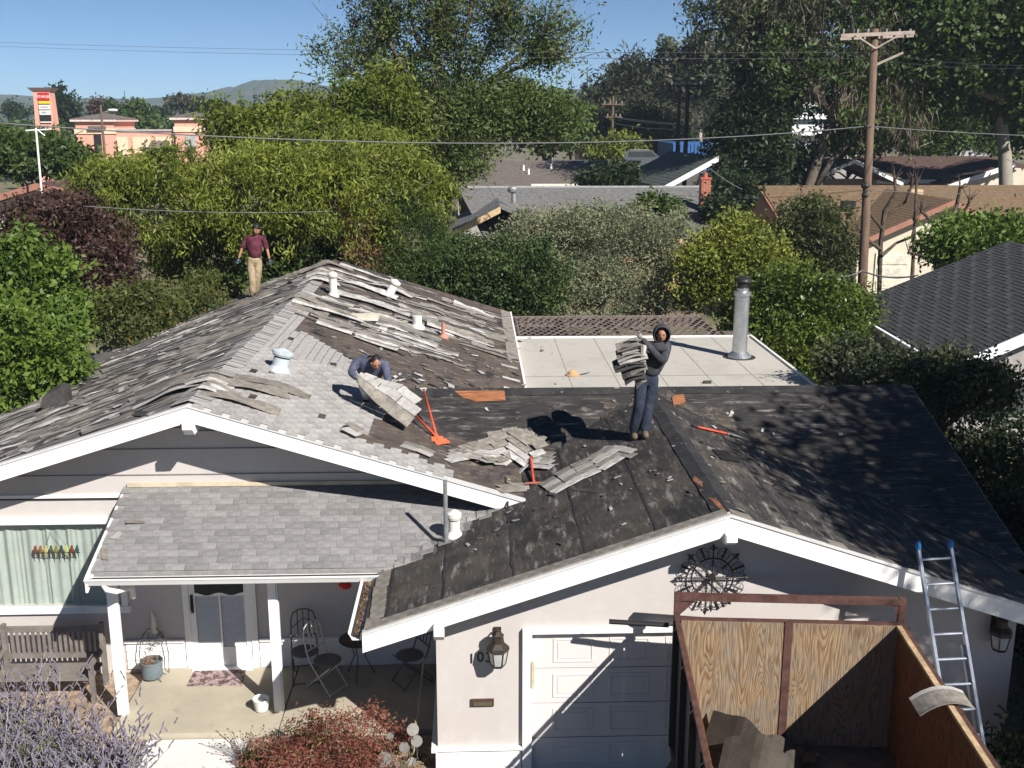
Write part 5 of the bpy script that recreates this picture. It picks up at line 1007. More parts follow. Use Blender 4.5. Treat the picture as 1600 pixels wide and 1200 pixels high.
# ================================================================ DUMP TRAILER AND LADDER
t=thing('dump_trailer','open-topped plywood-sided debris trailer with rusty steel frame parked at the garage door','trailer',(2.62,12.78,0),R(-5.1))
W=2.84;LN=6.2;FZ=.96;TZ=2.70; dkst=M('dark_steel',(.025,.02,.02),.6,.3)
def lb(mb,name,mat,par=t): return mb.build(name,mat,par,local=True)
lb(MB().box((.03,-.03,FZ),(1.36,0,TZ)),'end_panel',ply1); lb(MB().box((1.46,-.03,FZ),(W-.03,0,TZ)),'end_panel',ply1)
for k in range(3):
    a=-.04-k*2.05; lb(MB().box((W-.05,a-2.03,FZ),(W-.02,a,TZ-.03)),'side_panel',ply2); lb(MB().box((.008,a-2.03,FZ),(.03,a,TZ-.03)),'side_panel',ply2); lb(MB().box((-.004,a-2.03,FZ),(.007,a,TZ-.03)),'side_skin',dkst)
lb(MB().box((W-.065,-LN,TZ-.028),(W+.0,-.02,TZ+.01)),'raw_panel_edge',M('raw_plywood_edge',(.42,.30,.17),.85,.3,8))
lb(MB().box((1.36,-.045,FZ),(1.46,.01,TZ+.02)),'post',rust); lb(MB().box((-.02,0.002,TZ-.04),(W+.02,.05,TZ+.03)),'top_rail',rust)
lb(MB().box((.0,-LN,TZ+.0),(-.06,.05,TZ+.045)).box((W+.002,-LN,TZ-.05),(W+.06,.05,TZ+.005)),'top_rail',rust)
lb(MB().box((0,-LN,FZ-.06),(W,-.0,FZ)),'floor',M('trailer_floor',(.09,.075,.06),.9,.3,5)); 
lb(MB().box((-.05,-LN,FZ-.2),(W+.05,.05,FZ-.06)).box((.5,-LN,.55),(.65,0,.76)).box((W-.65,-LN,.55),(W-.5,0,.76)),'chassis',rust)
for x in(-.045,W+.045):
    for k in range(7): lb(MB().box((x-.035,-.1-k*1.0,FZ-.05),(x+.035,-.02-k*1.0,TZ)),'side_post',dkst)
lb(MB().box((-.06,.06,FZ),(.02,.14,TZ+.34)).box((W-.02,.06,FZ),(W+.06,.14,TZ+.34)).box((-.06,.05,TZ+.25),(W+.06,.15,TZ+.33)).prism([(.02,.07,TZ+.25),(.22,.07,TZ+.25),(.02,.07,TZ+.05)],(0,.03,0)).prism([(W-.02,.07,TZ+.25),(W-.12,.07,TZ+.25),(W-.02,.07,TZ+.1)],(0,.03,0)),'tarp_bow',rust)
lb(MB().tube([(-.12,.1,TZ-.12),(-.9,.12,TZ-.10)],.035,8),'tarp_arm',black)
for y in(-2.4,-3.4):
    for x in(-.2,W+.2): 
        wl=lb(MB().tube([(x-.12,y,.38),(x+.12,y,.38)],.38,20),'wheel',M('tyre',(.02,.02,.02),.8)); lb(MB().tube([(x-.125,y,.38),(x+.125,y,.38)],.2,12),'rim',metald,wl)
lb(MB().beam((W/2,0,.6),(W/2,.55,.6),.12,.12),'tow_bar',rust)
def T_(x,y,z): return Matrix.Translation((2.62,12.78,0))@Matrix.Rotation(R(-5.1),4,'Z')@Vector((x,y,z))
def bent(name,label,cat,fn,L,hh,mats,n=.1,group=None):
    o=strip(MB(),L,fn,hh=hh,seg=n).build(name,mats); return tag(o,label,cat,group)
grs=M('brown_felt_sheet',(.055,.046,.038),.95,.25,4,.3,60)  # dark brown colour of the torn roofing itself
for lab,x,y,z,L,hh,an,tilt,b in (('upright torn brown roofing piece against the plywood end of the trailer',.62,-.55,1.0,.8,.5,-.75,1.1,.12),('rounded curled roofing sheet heaped in the trailer',1.15,-.9,1.0,.75,.45,.05,.5,.16),('crumpled dark roofing sheet beside the curled one in the trailer',.8,-1.1,1.0,.8,.5,-.4,.8,.2),('flat grey roofing sheet lying on the trailer floor at left',.35,-1.1,.99,1.3,.5,-.5,.12,.05)):
    def f(u,v,w,x=x,y=y,z=z,L=L,an=an,tilt=tilt,b=b):
        q=u-L/2; return T_(x+math.cos(an)*q-math.sin(an)*v*math.cos(tilt),y+math.sin(an)*q+math.cos(an)*v*math.cos(tilt),z+v*math.sin(tilt)+b*math.cos(q/L*math.pi)+.03*math.sin(q*11)+w)
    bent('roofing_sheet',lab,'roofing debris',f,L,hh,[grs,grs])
for k,(x,y) in enumerate(((.22,-.75),(.3,-.95),(.42,-1.2))):
    def f(u,v,w,x=x,y=y): return T_(x+u*.8-v*.5,y-u*.6-v*.6,1.06+w+.02*math.sin(u*8)+k*.01)
    bent('shingle_strip',('pale shingle strip nearest the end panel in the lit trailer corner','middle one of three pale shingle strips in the trailer corner','pale shingle strip farthest from the trailer end panel')[k],'roofing debris',f,.8,.16,[sh_w,sh_t],group='pale strips in the trailer')
def f(u,v,w):
    q=u-.36; return T_(W-.08+q*1.0+.05,-1.62-v*1.0+q*.12,TZ+.03-1.1*q*q-.02*math.sin(v*9)+w+.02)
bent('shingle_piece','bent pale shingle piece hanging over the right wall of the trailer','roofing debris',f,.62,.4,[sh_l,sh_t],.06)
rgt=random.Random(21); mb=MB()
for k in range(90):
    x,y=rgt.uniform(.1,1.9),rgt.uniform(-2.2,-.15); w_=rgt.uniform(.04,.16); l_=w_*rgt.uniform(1,2.4); mb.mi=rgt.randrange(3)
    mb.obox(Matrix.Translation(T_(x,y,FZ+.02+rgt.uniform(0,.10)))@Euler((rgt.uniform(-.5,.5),rgt.uniform(-.5,.5),rgt.uniform(0,3))).to_matrix().to_4x4(),(l_,w_,.008))
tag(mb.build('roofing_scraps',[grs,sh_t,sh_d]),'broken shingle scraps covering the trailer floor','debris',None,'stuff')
# ladder
t=thing('ladder','aluminium extension ladder with blue top caps leaning on the garage fascia','ladder',(6.2,11.6,0)); alu=M('aluminium',(.40,.43,.47),.35,.06,3,.03,30,metal=.75)
tl,tr_=Vector((5.66,12.72,3.68)),Vector((6.08,12.72,3.70)); bl0,br0=P(1511,1351,11.55),P(1563,1351,11.55); bl0.z=br0.z=0
for a,b in((tl,bl0),(tr_,br0)): MB().beam(a,b,.035,.075,(0,1,0)).build('rail',alu,t)
for k in range(12): s=(k+.45)/12.2; MB().tube([tl.lerp(bl0,s),tr_.lerp(br0,s)],.018,8).build('rung',alu,t)
bc=M('blue_plastic',(.03,.20,.48),.5,.05)
for a in(tl,tr_): MB().ell(a+Vector((0,.0,.03)),(.035,.05,.075),10).build('end_cap',bc,t,smooth=True)
fl=[tl.lerp(bl0,.33)+Vector((.03,.07,0)),bl0+Vector((.03,.10,0))]; fr2=[tr_.lerp(br0,.33)+Vector((-.03,.07,0)),br0+Vector((-.03,.10,0))]
for a,b in(fl,fr2): MB().beam(a,b,.03,.06,(0,1,0)).build('fly_rail',alu,t)
# ================================================================ LOOSE SHINGLES AND TOOLS
def frame(p,u,v):
    u=Vector(u).normalized(); n=u.cross(Vector(v)).normalized(); v=n.cross(u); M_=Matrix((u,v,n)).transposed().to_4x4(); M_.translation=p; return M_
TW=.285
piece={k:MB().box((-TW/2,-.08,0),(TW/2,.08,.009)).mesh('piece',m) for k,m in(('l',sh_l),('t',sh_t),('w',sh_w),('d',sh_d))}
def sheet_thing(label,path,rows,vdir,arch=.05,name='shingle_sheet',cat='shingle sheet',group=None,onroof=True,jit=.02,upn=1):
    """tab pieces set side by side along a path; rows = letters from the front edge backwards"""
    L=[0]
    for a,b in zip(path,path[1:]): L.append(L[-1]+(b-a).length)
    def at(s):
        for i in range(len(path)-1):
            if s<=L[i+1] or i==len(path)-2: return path[i].lerp(path[i+1],(s-L[i])/(L[i+1]-L[i])),(path[i+1]-path[i])
    n=max(2,round(L[-1]/TW)); kx=L[-1]/n/TW*1.03; t=thing(name,label,cat,path[0].lerp(path[-1],.5),0,group)
    for r,ch in enumerate(rows):
        for k in range(n):
            s=(k+.5)/n*L[-1]; p,d=at(s); q=k/n-.5; v=Vector(vdir(q) if callable(vdir) else vdir).normalized(); c=p+v*(.16*r)
            if onroof: c.z=roofz(c.x,c.y)+.02+arch*(1-4*q*q)*(.4+.3*r)+.004*r
            else: c.z+=0
            if onroof:
                e=.1; u=Vector((d.x,d.y,0)).normalized(); zz=lambda a: roofz(a.x,a.y)
                u3=Vector((u.x,u.y,(zz(c+u*e)-zz(c-u*e))/(2*e)-arch*8*q*.5/max(L[-1],.5))); v3=Vector((v.x,v.y,(zz(c+v*e)-zz(c-v*e))/(2*e)+arch*.6))
            else: u3=d; v3=v
            u3=u3.normalized()
            if (u3.cross(v3)).z<0 and onroof: u3=-u3
            o=bpy.data.objects.new('shingle',piece[ch]); C.objects.link(o); o.parent=t; F=frame(c+Vector((0,0,random.uniform(0,jit*.4))),u3,v3)@Euler((random.uniform(-jit,jit),random.uniform(-jit,jit),random.uniform(-jit,jit))).to_matrix().to_4x4()
            o.matrix_local=Matrix.Translation(-Vector(t.location))@F@Matrix.Diagonal((kx,1.04,1,1))
    return t
def rp(*a): return pp(*a)
sheet_thing('long curved sheet of torn shingles with a pale tabbed front edge beside the crossed shovels',rp((700,722),(745,716),(800,716),(862,733)),'wltt',(.1,1,0),.10)
sheet_thing('tan upper sheet of shingles behind the long curved one',rp((760,690),(800,686),(850,700)),'tt',(.2,1,0),.06)
sheet_thing('small fan of shingles standing at the right end of the long curved sheet',rp((806,736),(845,722)),'wwt',(.35,1,0),.16)
sheet_thing('short ragged shingles poking out under the long curved sheet',rp((722,716),(760,728),(800,716)),'lt',(.5,1,0),.03,jit=.15)
sheet_thing('large tapered sheet of shingles beside the garage ridge below the hooded roofer',rp((862,772),(905,752),(945,735),(975,715)),'wtlt',(-.3,1,0),.06)
sheet_thing('small pair of shingle pieces just above the large tapered sheet',rp((940,708),(990,716)),'tl',(.1,1,0),.05)
sheet_thing('short strip of shingles left near the lower end of the left white rake',rp((628,697),(675,716)),'lt',(.2,1,0),.03)
sheet_thing('ragged shingles peeling up above the left white rake',rp((520,668),(560,690)),'lt',(.2,1,0),.12,jit=.12)
sheet_thing('tan loose shingle piece left of the red bare plywood patch',rp((612,636),(640,638)),'t',(0,1,0),.03)
sheet_thing('tan double shingle piece at the foot of the brown slope by the white rake',rp((780,772),(820,765)),'tt',(.1,1,0),.01)
sheet_thing('white curled shingle beside the roofer in the blue hoodie',rp((606,602),(632,590)),'wd',(.2,1,0),.05)
def scraps(name,label,pts,n,spread,mats,seed,smin=.03,smax=.12):
    rg=random.Random(seed); mb=MB()
    for i in range(n):
        c=rg.choice(pts); x=c[0]+rg.gauss(0,spread); y=c[1]+rg.gauss(0,spread); z=roofz(x,y)
        if z<2 or x<-9.8: continue
        a=rg.uniform(0,3.14); w_=rg.uniform(smin,smax); l_=w_*rg.uniform(1,3); e=.08
        Mx=Matrix.LocRotScale(Vector((x,y,z+.012+w_*.08)),Euler((math.atan((roofz(x,y+e)-z)/e) if abs(roofz(x,y+e)-z)<.1 else 0,-math.atan((roofz(x+e,y)-z)/e) if abs(roofz(x+e,y)-z)<.1 else 0,0)).to_matrix().to_4x4().to_quaternion(),None)@Matrix.Rotation(a,4,'Z')@Euler((rg.uniform(-.1,.1),rg.uniform(-.1,.1),0)).to_matrix().to_4x4()
        h=[(l_*.5*rg.uniform(.5,1.1),w_*.5*rg.uniform(.5,1.1)) for _ in range(4)]; q=[(-h[0][0],-h[0][1]),(h[1][0],-h[1][1]),(h[2][0],h[2][1]),(-h[3][0],h[3][1])]
        mb.mi=rg.randrange(len(mats)); mb.add([Mx@Vector((a_,b_,0)) for a_,b_ in q]+[Mx@Vector((a_,b_,.008)) for a_,b_ in q],BOXF)
    o=mb.build(name,mats); tag(o,label,'debris',None,'stuff'); return o
scraps('shingle_scraps','small torn shingle scraps scattered over the black felt slopes',[(2.2,15.5),(1.5,17),(.9,18.2),(3.6,17.6),(4.4,16.4),(2.9,14.4),(0,15),(5,18.5),(3.2,18.8)],110,.75,[sh_t,sh_t,sh_d,sh_t,sh_w],5,.02,.075)
scraps('shingle_scraps','small torn shingle scraps scattered over the brown felt slope and peak',[(-1,21),(0,22),(-2,23.5),(-.5,25),(-2.5,27),(-3.5,30),(-3,32),(0,29)],230,.9,[sh_t,sh_l,sh_t,sh_w,sh_d],6,.04,.17)
scraps('shingle_scraps','torn scraps among the peeled strips of the left slope',[(-6,17),(-7,20),(-6,23),(-8,22),(-6.5,27),(-7.5,25),(-5.5,30),(-8,28)],260,.9,[sh_t,sh_l,sh_d,sh_w,sh_d],7,.05,.2)
# shovels
def shovel(name,label,p,q,blade,gripm,hcol=orange,hook=False):
    p=Vector(p);q=Vector(q); d=(q-p).normalized(); t=thing(name,label,'shovel',p.lerp(q,.5)); s=d.cross(Vector((0,0,1))).normalized(); u=s.cross(d)
    MB().tube([p+d*.09,q],.019,10).build('shaft',hcol,t,smooth=True)
    MB().tube([p+s*.06,p-s*.06],.014,8).tube([p+s*.055,p+d*.1+s*.012],.009,6).tube([p-s*.055,p+d*.1-s*.012],.009,6).build('grip',gripm,t)
    if blade: 
        w_,l_=blade; a=q-d*.02; vs=[a+s*w_*.5*k for k in(-1,1)]+[a+d*l_+s*w_*.55*k+u*.0 for k in(1,-1)]
        mb=MB().add([v+u*.0 for v in vs]+[v+u*.012 for v in vs],BOXF); mb.beam(a-d*.04,a+d*.06,.06,.03); mb.build('blade',metald if hook else M('orange_blade',(.62,.14,.06),.5,.15),t)
        if hook:
            for k in range(6): b=a+d*l_+s*w_*.5*(k/2.5-1); MB().add([b-s*.015,b+s*.015,b+d*.07],[(0,1,2)]).build('tooth',metald,t)
    return t
def rpz(px,py,h): v=roofpt(px,py); return v+Vector((0,0,h))
shovel('shovel','orange-handled shovel with pale D-grip, the steeper one of the crossed pair',rpz(662,636,.35),rpz(683,688,.05),(.2,.16),M('pale_grip',(.45,.43,.40),.6),hook=False)
shovel('shovel','orange shovel lying low, its handle running under the held shingle sheet',rpz(643,656,.16),rpz(688,692,.04),(.24,.14),orange)
shovel('roofing_shovel','long orange-handled toothed stripping shovel lying right of the ridge',rpz(1083,669,.04),rpz(1140,681,.03),(.22,.24),black,hook=True)
a=rpz(831,735,.10);b=rpz(834,757,.02); t=thing('pry_tool','orange tool handle with crossbar sticking out from under the shingle fan','tool',b); MB().tube([a+Vector((0,.3,.03)),b],.02,8).build('shaft',orange,t); MB().tube([b-Vector((.13,0,0)),b+Vector((.13,0,.01))],.018,8).build('crossbar',M('rust_orange',(.30,.10,.06),.7),t)
a=PZ(895,587,3.03); t=thing('straw_hat','tan rounded cap-like object with a thin tail lying on the flat white roof','object',a); MB().lathe(a,[(.17,.005),(.17,.03),(.13,.05),(.11,.10),(.05,.14),(0,.145)],14).build('dome',M('tan_straw',(.50,.30,.16),.8),t); MB().tube([a+Vector((.15,0,.02)),a+Vector((.3,.1,.03)),a+Vector((.42,.15,.05))],.012,5).build('tail',black,t)
a=PZ(1105,599,3.03); t=MB().box(a+Vector((-.09,-.05,0)),a+Vector((.09,.05,.06))).build('brick_lump',sh_d); tag(t,'small dark lump lying at the front edge of the flat roof','debris')
# ================================================================ PEOPLE
def skinmesh(name,V,E,mat,par,sub=2):
    me=bpy.data.meshes.new(name); me.from_pydata([v[:3] for v in V],E,[]); me.materials.append(mat); o=link(name,me,par,local=True)
    m=o.modifiers.new('Skin','SKIN'); m.use_smooth_shade=True
    for i,v in enumerate(V):
        s=me.skin_vertices[0].data[i]; s.radius=(v[3],v[4] if len(v)>4 else v[3]); s.use_root=(i==0)
    ss=o.modifiers.new('Subsurf','SUBSURF'); ss.levels=ss.render_levels=sub; return o
def person(label,base,J,cols,name='person',hat=None,look=(0,-1,-.1),sleeve=1.0,bulk=1.0,girth=1.0,hs=1.0,lg=1.0):
    b=Vector(base); t=thing(name,label,'person',b); j={k:Vector(v)-b for k,v in J.items()}
    top,pants,boot,glove,hair=cols
    V=[];E=[]
    def ch(pts,V,E,start=None):
        pr=start
        for p,*r in pts:
            V.append((*p,*r)); i=len(V)-1
            if pr is not None: E.append((pr,i))
            pr=i
        return pr
    def torso(g,V,E,head,arms,legs,hr=1):
        i0=ch([(j['pelvis'] if head else j['pelvis'].lerp(j['chest'],.02),.125*g),],V,E); i1=ch([(j['pelvis'].lerp(j['chest'],.5),.125*g*girth)],V,E,i0); i2=ch([(j['chest'],.135*g*girth)],V,E,i1); i3=ch([(j['neck'],.062*g)],V,E,i2)
        if head:
            h=j['head']; ch([(h+Vector((0,.02,-.04)),.066),(h+Vector((0,.02,0)),.08),(h+Vector((0,.02,.05)),.07)],V,E,i3)
        for s in 'LR':
            if arms: k=ch([(j['sh'+s],.072*g)],V,E,i2); e=j['el'+s];h=j['ha'+s]; ch([(j['sh'+s].lerp(e,.5),.055*g),(e,.047*g),(e.lerp(h,.5),.043*g),(h,.032*g)][:4 if arms==1 else 2],V,E,k)
            if legs: k=ch([(j['hip'+s],.098*g)],V,E,i0); n_=j['kn'+s];a=j['an'+s]; ch([(j['hip'+s].lerp(n_,.5),.082*g),(n_,.066*g),(n_.lerp(a,.45),.062*g),(a,.05*g if g<1 else .062*g)],V,E,k)
        return V,E
    V,E=torso(.86,[],[],True,1,True); skinmesh('body',V,E,skin,t)
    V,E=torso(1.2*bulk,[],[],False,1 if sleeve==1 else 2,False); skinmesh('shirt' if sleeve!=1 else 'hoodie',V,E,top,t)
    V=[];E=[]; i0=ch([(j['pelvis']+Vector((0,0,-.02)),.14)],V,E)
    ch([(j['pelvis'].lerp(j['chest'],.3),.13)],V,E,i0)
    for s in 'LR':
        k=ch([(j['hip'+s],.122*lg)],V,E,i0); n_=j['kn'+s];a=j['an'+s]; ch([(j['hip'+s].lerp(n_,.5),.112*lg),(n_,.094*lg),(n_.lerp(a,.5),.098*lg),(a+Vector((0,0,-.01)),.098*lg)],V,E,k)
    skinmesh('trousers',V,E,pants,t)
    for s in 'LR':
        a=j['an'+s]; V=[];E=[]; ch([(a+Vector((0,.05,.02)),.066),(a+Vector((0,-.03,-.01)),.064),(a+Vector((0,-.19,-.03)),.056)],V,E); skinmesh('boot',V,E,boot,t,1)
        h=j['ha'+s]; d=(h-j['el'+s]).normalized(); sd=d.cross(Vector((0,1,.3))).normalized(); up=sd.cross(d); g=MB()
        R3=Matrix((sd,d,up)).transposed(); g.ell(h+d*.055,(.045,.055,.022),10,rot=R3)
        for f_,(o_,l_) in enumerate(((-.033,.062),(-.011,.074),(.011,.070),(.032,.055))): p0=h+d*.095+sd*o_; g.tube([p0,p0+d*l_*.5+up*-.008,p0+d*l_*.8-up*.035],[.011,.010,.008],6)
        p0=h+d*.03+sd*.04; g.tube([p0,p0+sd*.03+d*.03-up*.01,p0+sd*.032+d*.065-up*.02],[.013,.011,.009],6); g.build('glove',glove,t,smooth=True,local=True)
    h=j['head']; lk=Vector(look).normalized(); sx=lk.cross(Vector((0,0,1))).normalized(); uz=sx.cross(lk); R3=Matrix((sx,-lk,uz)).transposed()
    f=MB().ell(h,(.078*hs,.095*hs,.115*hs),16,rot=R3).ell(h+lk*.098*hs-uz*.012,(.014*hs,.02*hs,.024*hs),8,rot=R3)
    for s_ in(-1,1): f.ell(h+sx*.08*hs*s_-uz*.01,(.014*hs,.025*hs,.034*hs),8,rot=R3)
    f.build('face',skin,t,smooth=True,local=True)
    e=MB()
    for s_ in(-1,1): e.ell(h+lk*.086*hs+sx*.031*hs*s_+uz*.018*hs,(.013*hs,.008*hs,.006*hs),8,rot=R3); e.ell(h+lk*.088*hs+sx*.032*hs*s_+uz*.036*hs,(.018*hs,.006*hs,.004*hs),6,rot=R3)
    e.build('eyes',hair,t,local=True); MB().ell(h+lk*.086*hs-uz*.052*hs,(.022*hs,.01*hs,.006*hs),8,rot=R3).build('mouth',M('lips',(.22,.07,.05),.6),t,local=True)
    if hat=='hair' or hat=='bushy':
        k=1.22 if hat=='bushy' else 1.04; k*=hs; MB().ell(h-lk*.032*hs+uz*(.042*k),(.080*k,.092*k,.082*k),16,rot=R3).build('hair',hair,t,smooth=True,local=True)
    if hat=='hood':
        vs=[];n=18;rows=[]
        for i in range(9):
            a=math.pi*(.0+i/8*.66)          # from the back of the head to the rim round the face
            for q in range(n):
                b_=2*math.pi*q/n; r=math.sin(a+.02) ; v=Vector((.15*r*math.cos(b_),.0,.17*r*math.sin(b_))); vs.append(h+uz*.02-lk*(.145*math.cos(a)-.0)+sx*v.x+uz*v.z*(1.0 if v.z>0 else 1.15)+lk*.02*(i/8)*(1 if v.z>0 else -.6))
        fs=[(i*n+q,i*n+(q+1)%n,(i+1)*n+(q+1)%n,(i+1)*n+q) for i in range(8) for q in range(n)]+[tuple(range(n))]
        o=MB().add(vs,fs).build('hood',top,t,smooth=True,local=True); sm_=o.modifiers.new('Solid','SOLIDIFY'); sm_.thickness=.014; sm_.offset=1
        MB().lathe(j['neck']-Vector((0,0,.09)),[(.17,0),(.155,.06),(.11,.12)],14).build('hood_collar',top,t,smooth=True,local=True)
    return t
def Jp(Y,**k): return {n:P(v[0],v[1],Y+(v[2] if len(v)>2 else 0)) for n,v in k.items()}
hood=M('charcoal_knit',(.04,.043,.05),.95,.3,7,1.0,9); jean=M('dark_denim',(.020,.026,.045),.9,.4,6,1.0,10); bootm=M('brown_boots',(.11,.085,.06),.8,.3); glv=M('grey_gloves',(.22,.215,.21),.8,.3,30); hairm=M('black_hair',(.012,.010,.010),.6,.3)
b2=roofpt(1001,682); Y2=b2.y
def gnd(v,px,py): q=roofpt(px,py); return q
J=Jp(Y2,pelvis=(1012,588),chest=(1023,556,-.04),neck=(1029,537,-.06),head=(1034,523,-.12),shL=(1008,541,-.02),elL=(998,565,-.1),haL=(985,568,-.28),shR=(1043,542,-.04),elR=(1036,566,-.28),haR=(1003,529,-.30),hipL=(1002,594),knL=(999,632,-.12),anL=(990,672,.02),hipR=(1021,594),knR=(1013,636,-.06),anR=(1007,677,-.1))
J['anL'].z=roofz(J['anL'].x,J['anL'].y)+.09; J['anR'].z=roofz(J['anR'].x,J['anR'].y)+.09
person('roofer in dark grey hooded top and dark jeans carrying a stack of shingles',b2,J,(hood,jean,bootm,glv,hairm),hat='hood',look=(-.12,-1,-.18),bulk=1.2,girth=1.1)
# the bundle he carries
t=thing('shingle_bundle','stack of torn shingles carried on the hooded roofer\'s shoulder','shingle bundle',P(980,560,Y2-.1))
o0=P(1003,521,Y2-.05)
lay=[(sh_t,.46,0,.0),(sh_l,.40,.02,.05),(sh_t,.46,.0,.10),(sh_l,.44,-.01,.15),(sh_w,.46,.03,.20),(sh_d,.50,-.02,.255),(sh_d,.50,.0,.31),(sh_t,.30,.02,.36),(sh_d,.36,-.02,.42),(sh_d,.34,.0,.49),(sh_t,.16,.0,.54)]
for k,(m_,L,dx,dz) in enumerate(lay):
    def f(u,v,w,L=L,dx=dx,dz=dz,k=k):
        q=u/L; return o0+Vector((.02+dx-u*.98,-.30+v*.86-.02*k,-dz-.02-.30*(q**2)*.35-(.30-v*.55)*.42+.012*math.sin(u*14+k*2)+w*1.6))
    strip(MB(),L,f,hh=.33,seg=.06).build('shingle',[m_,sh_t if m_ is sh_l else m_],t)
def f(u,v,w): return o0+Vector((.02-v*.25,-.34-w,-.12-u))
strip(MB(),.52,f,hh=.33,seg=.08).build('shingle',[sh_w,sh_t],t)
def f(u,v,w): return o0+Vector((.0-v*1.0,-.28-w+.05*u,-.16-u*.9))
strip(MB(),.40,f,hh=.36,seg=.08).build('shingle',[sh_d,sh_d],t)
# maroon shirt roofer
mar=M('maroon_shirt',(.085,.012,.028),.9,.3,8,1.0,10,col2=(.12,.03,.05)); kh=M('khaki_trousers',(.30,.23,.145),.9,.25,7,1.0,9)
b1=roofpt(398,463); Y1=b1.y
J=Jp(Y1,pelvis=(398,406),chest=(399,379,-.05),neck=(400,368,-.08),head=(400.5,359.5,-.14),shL=(387,372),elL=(378,388,-.03),haL=(373,404,-.1),shR=(412,373),elR=(417.5,390,-.05),haR=(421,405,-.12),hipL=(392,410),knL=(394,435,-.12),anL=(395,461,-.05),hipR=(404,410),knR=(402,434,-.05),anR=(400,457,.15))
J['anL'].z=roofz(J['anL'].x,J['anL'].y)+.11; J['anR'].z=roofz(J['anR'].x,J['anR'].y)+.11
pm_=person('man in paint-spattered maroon shirt and khaki trousers at the far roof edge',b1,J,(mar,kh,bootm,M('dark_gloves',(.05,.07,.09),.8),hairm),hat='bushy',look=(-.1,-1,-.3),sleeve=.5,bulk=1.16,girth=1.18,hs=1.15,lg=1.12)
# bending roofer
nav=M('slate_blue_hoodie',(.07,.078,.12),.95,.25,8,1.0,9); wpt=M('white_trousers',(.62,.60,.60),.9,.08,8,.2)
b0=roofpt(588,638); Y3=b0.y
J=Jp(Y3,pelvis=(578,596,.38),chest=(580,569,.05),neck=(583,560,-.12),head=(587,567,-.26),shL=(557,566,-.02),elL=(548,582,-.18),haL=(557,591,-.42),shR=(602,570,-.05),elR=(607,596,-.22),haR=(606,612,-.40),hipL=(568,600,.32),knL=(572,612,-.12),anL=(574,634,.30),hipR=(588,600,.32),knR=(592,614,-.12),anR=(600,634,.30))
for s in 'LR': J['an'+s].z=roofz(J['an'+s].x,J['an'+s].y)+.09
pb_=person('crouching man in slate-blue hooded top lifting a curved sheet of shingles',b0,J,(nav,wpt,bootm,glv,hairm),hat='hair',look=(.35,-.8,-.6),bulk=1.2,girth=1.1)
c=J['chest']-b0; MB().add([c+Vector((-.02+x,-.165+.01*abs(x),-.04+z)) for x,z in((0,0),(.035,.05),(.07,0),(.058,0),(.035,.032),(.012,0))],[(0,1,2,3,4,5)]).build('chest_emblem',M('pale_print',(.6,.62,.64),.8,0),pb_,local=True)
# the sheet he lifts
s0=P(556,594,Y3-.48);s1=P(575,622,Y3-.62);s2=P(606,646,Y3-.8);s3=P(636,668,Y3-1.0)
t=thing('shingle_sheet','wide curved sheet of shingles being lifted by the crouching roofer','shingle sheet',s1)
def bez(s): 
    return s0*(1-s)**3+s1*3*s*(1-s)**2+s2*3*s*s*(1-s)+s3*s**3
wd_=P(625,632,Y3-.62)-P(600,645,Y3-.78)
def sf(s,v,w):   # v: 0 lower front edge .. 1 upper back edge
    p=bez(s); k=.35+.65*min(1,s*1.9); a=P(590,646,Y3-.85)-P(598,640,Y3-.75)
    across=Vector((.30,.34,.20)); return p+across*(v*k*1.25)+Vector((0,0,.05*math.sin(v*3)+w))
def patchf(s_0,s_1,v0,v1,lift,mat,name='shingle'):
    vs=[];n=3
    for i in range(n+1):
        s=s_0+(s_1-s_0)*i/n
        for v in(v0,v1):
            for w_ in(lift,lift-.012): vs.append(sf(s,v,w_))
    fs=[]
    for i in range(n):
        a=i*4;b=a+4; fs+=[(a,b,b+2,a+2),(a+1,a+3,b+3,b+1),(a,a+1,b+1,b),(a+2,b+2,b+3,a+3)]
    fs+=[(0,2,3,1),(n*4,n*4+1,n*4+3,n*4+2)]; MB().add(vs,fs).build(name,mat,t)
for k in range(6):
    a=k/6; 
    patchf(a,a+1/6-.006,0,.34,.006+.006*(k%2),sh_t); patchf(a,a+1/6-.012,.35,.655,.016+.012*(k%2),sh_l)
    if k<5: patchf(a+.04,a+1/6+.024,.67,1.0,.01+.010*((k+1)%2),sh_l)
# ================================================================ PORCH THINGS
def lantern(label,px,py,Y):
    c=P(px,py,Y); t=thing('wall_lantern',label,'lantern',(c.x,13.49,c.z)); x,z=c.x,c.z; y=13.28; br=M('bronze_lantern',(.055,.045,.038),.5,.2,metal=.5)
    MB().lathe((x,y,z),[(.085,.0),(.10,.02),(.11,.04)],6).lathe((x,y,z),[(.15,.24),(.16,.25),(.15,.30),(.085,.36),(.075,.44),(.085,.47),(.03,.52),(0,.53)],6).tube([(x,y,z+.5),(x,y+.1,z+.5),(x,13.48,z+.38)],.014,6).box((x-.05,13.47,z+.15),(x+.05,13.495,z+.48)).build('frame',br,t)
    MB().lathe((x,y,z),[(.10,.04),(.135,.24)],6).build('glass',M('lantern_glass',(.42,.43,.42),.15,.15,8,0),t)
    for k in range(6):
        a=2*math.pi*k/6; MB().tube([(x+.103*math.cos(a),y+.103*math.sin(a),z+.04),(x+.139*math.cos(a),y+.139*math.sin(a),z+.24)],.009,5).build('bar',br,t)
    return t
lantern('bronze wall lantern left of the garage door above the house number',778,1040,13.3); lantern('black wall lantern in the shade at the far right of the garage wall',1560,1015,13.3)
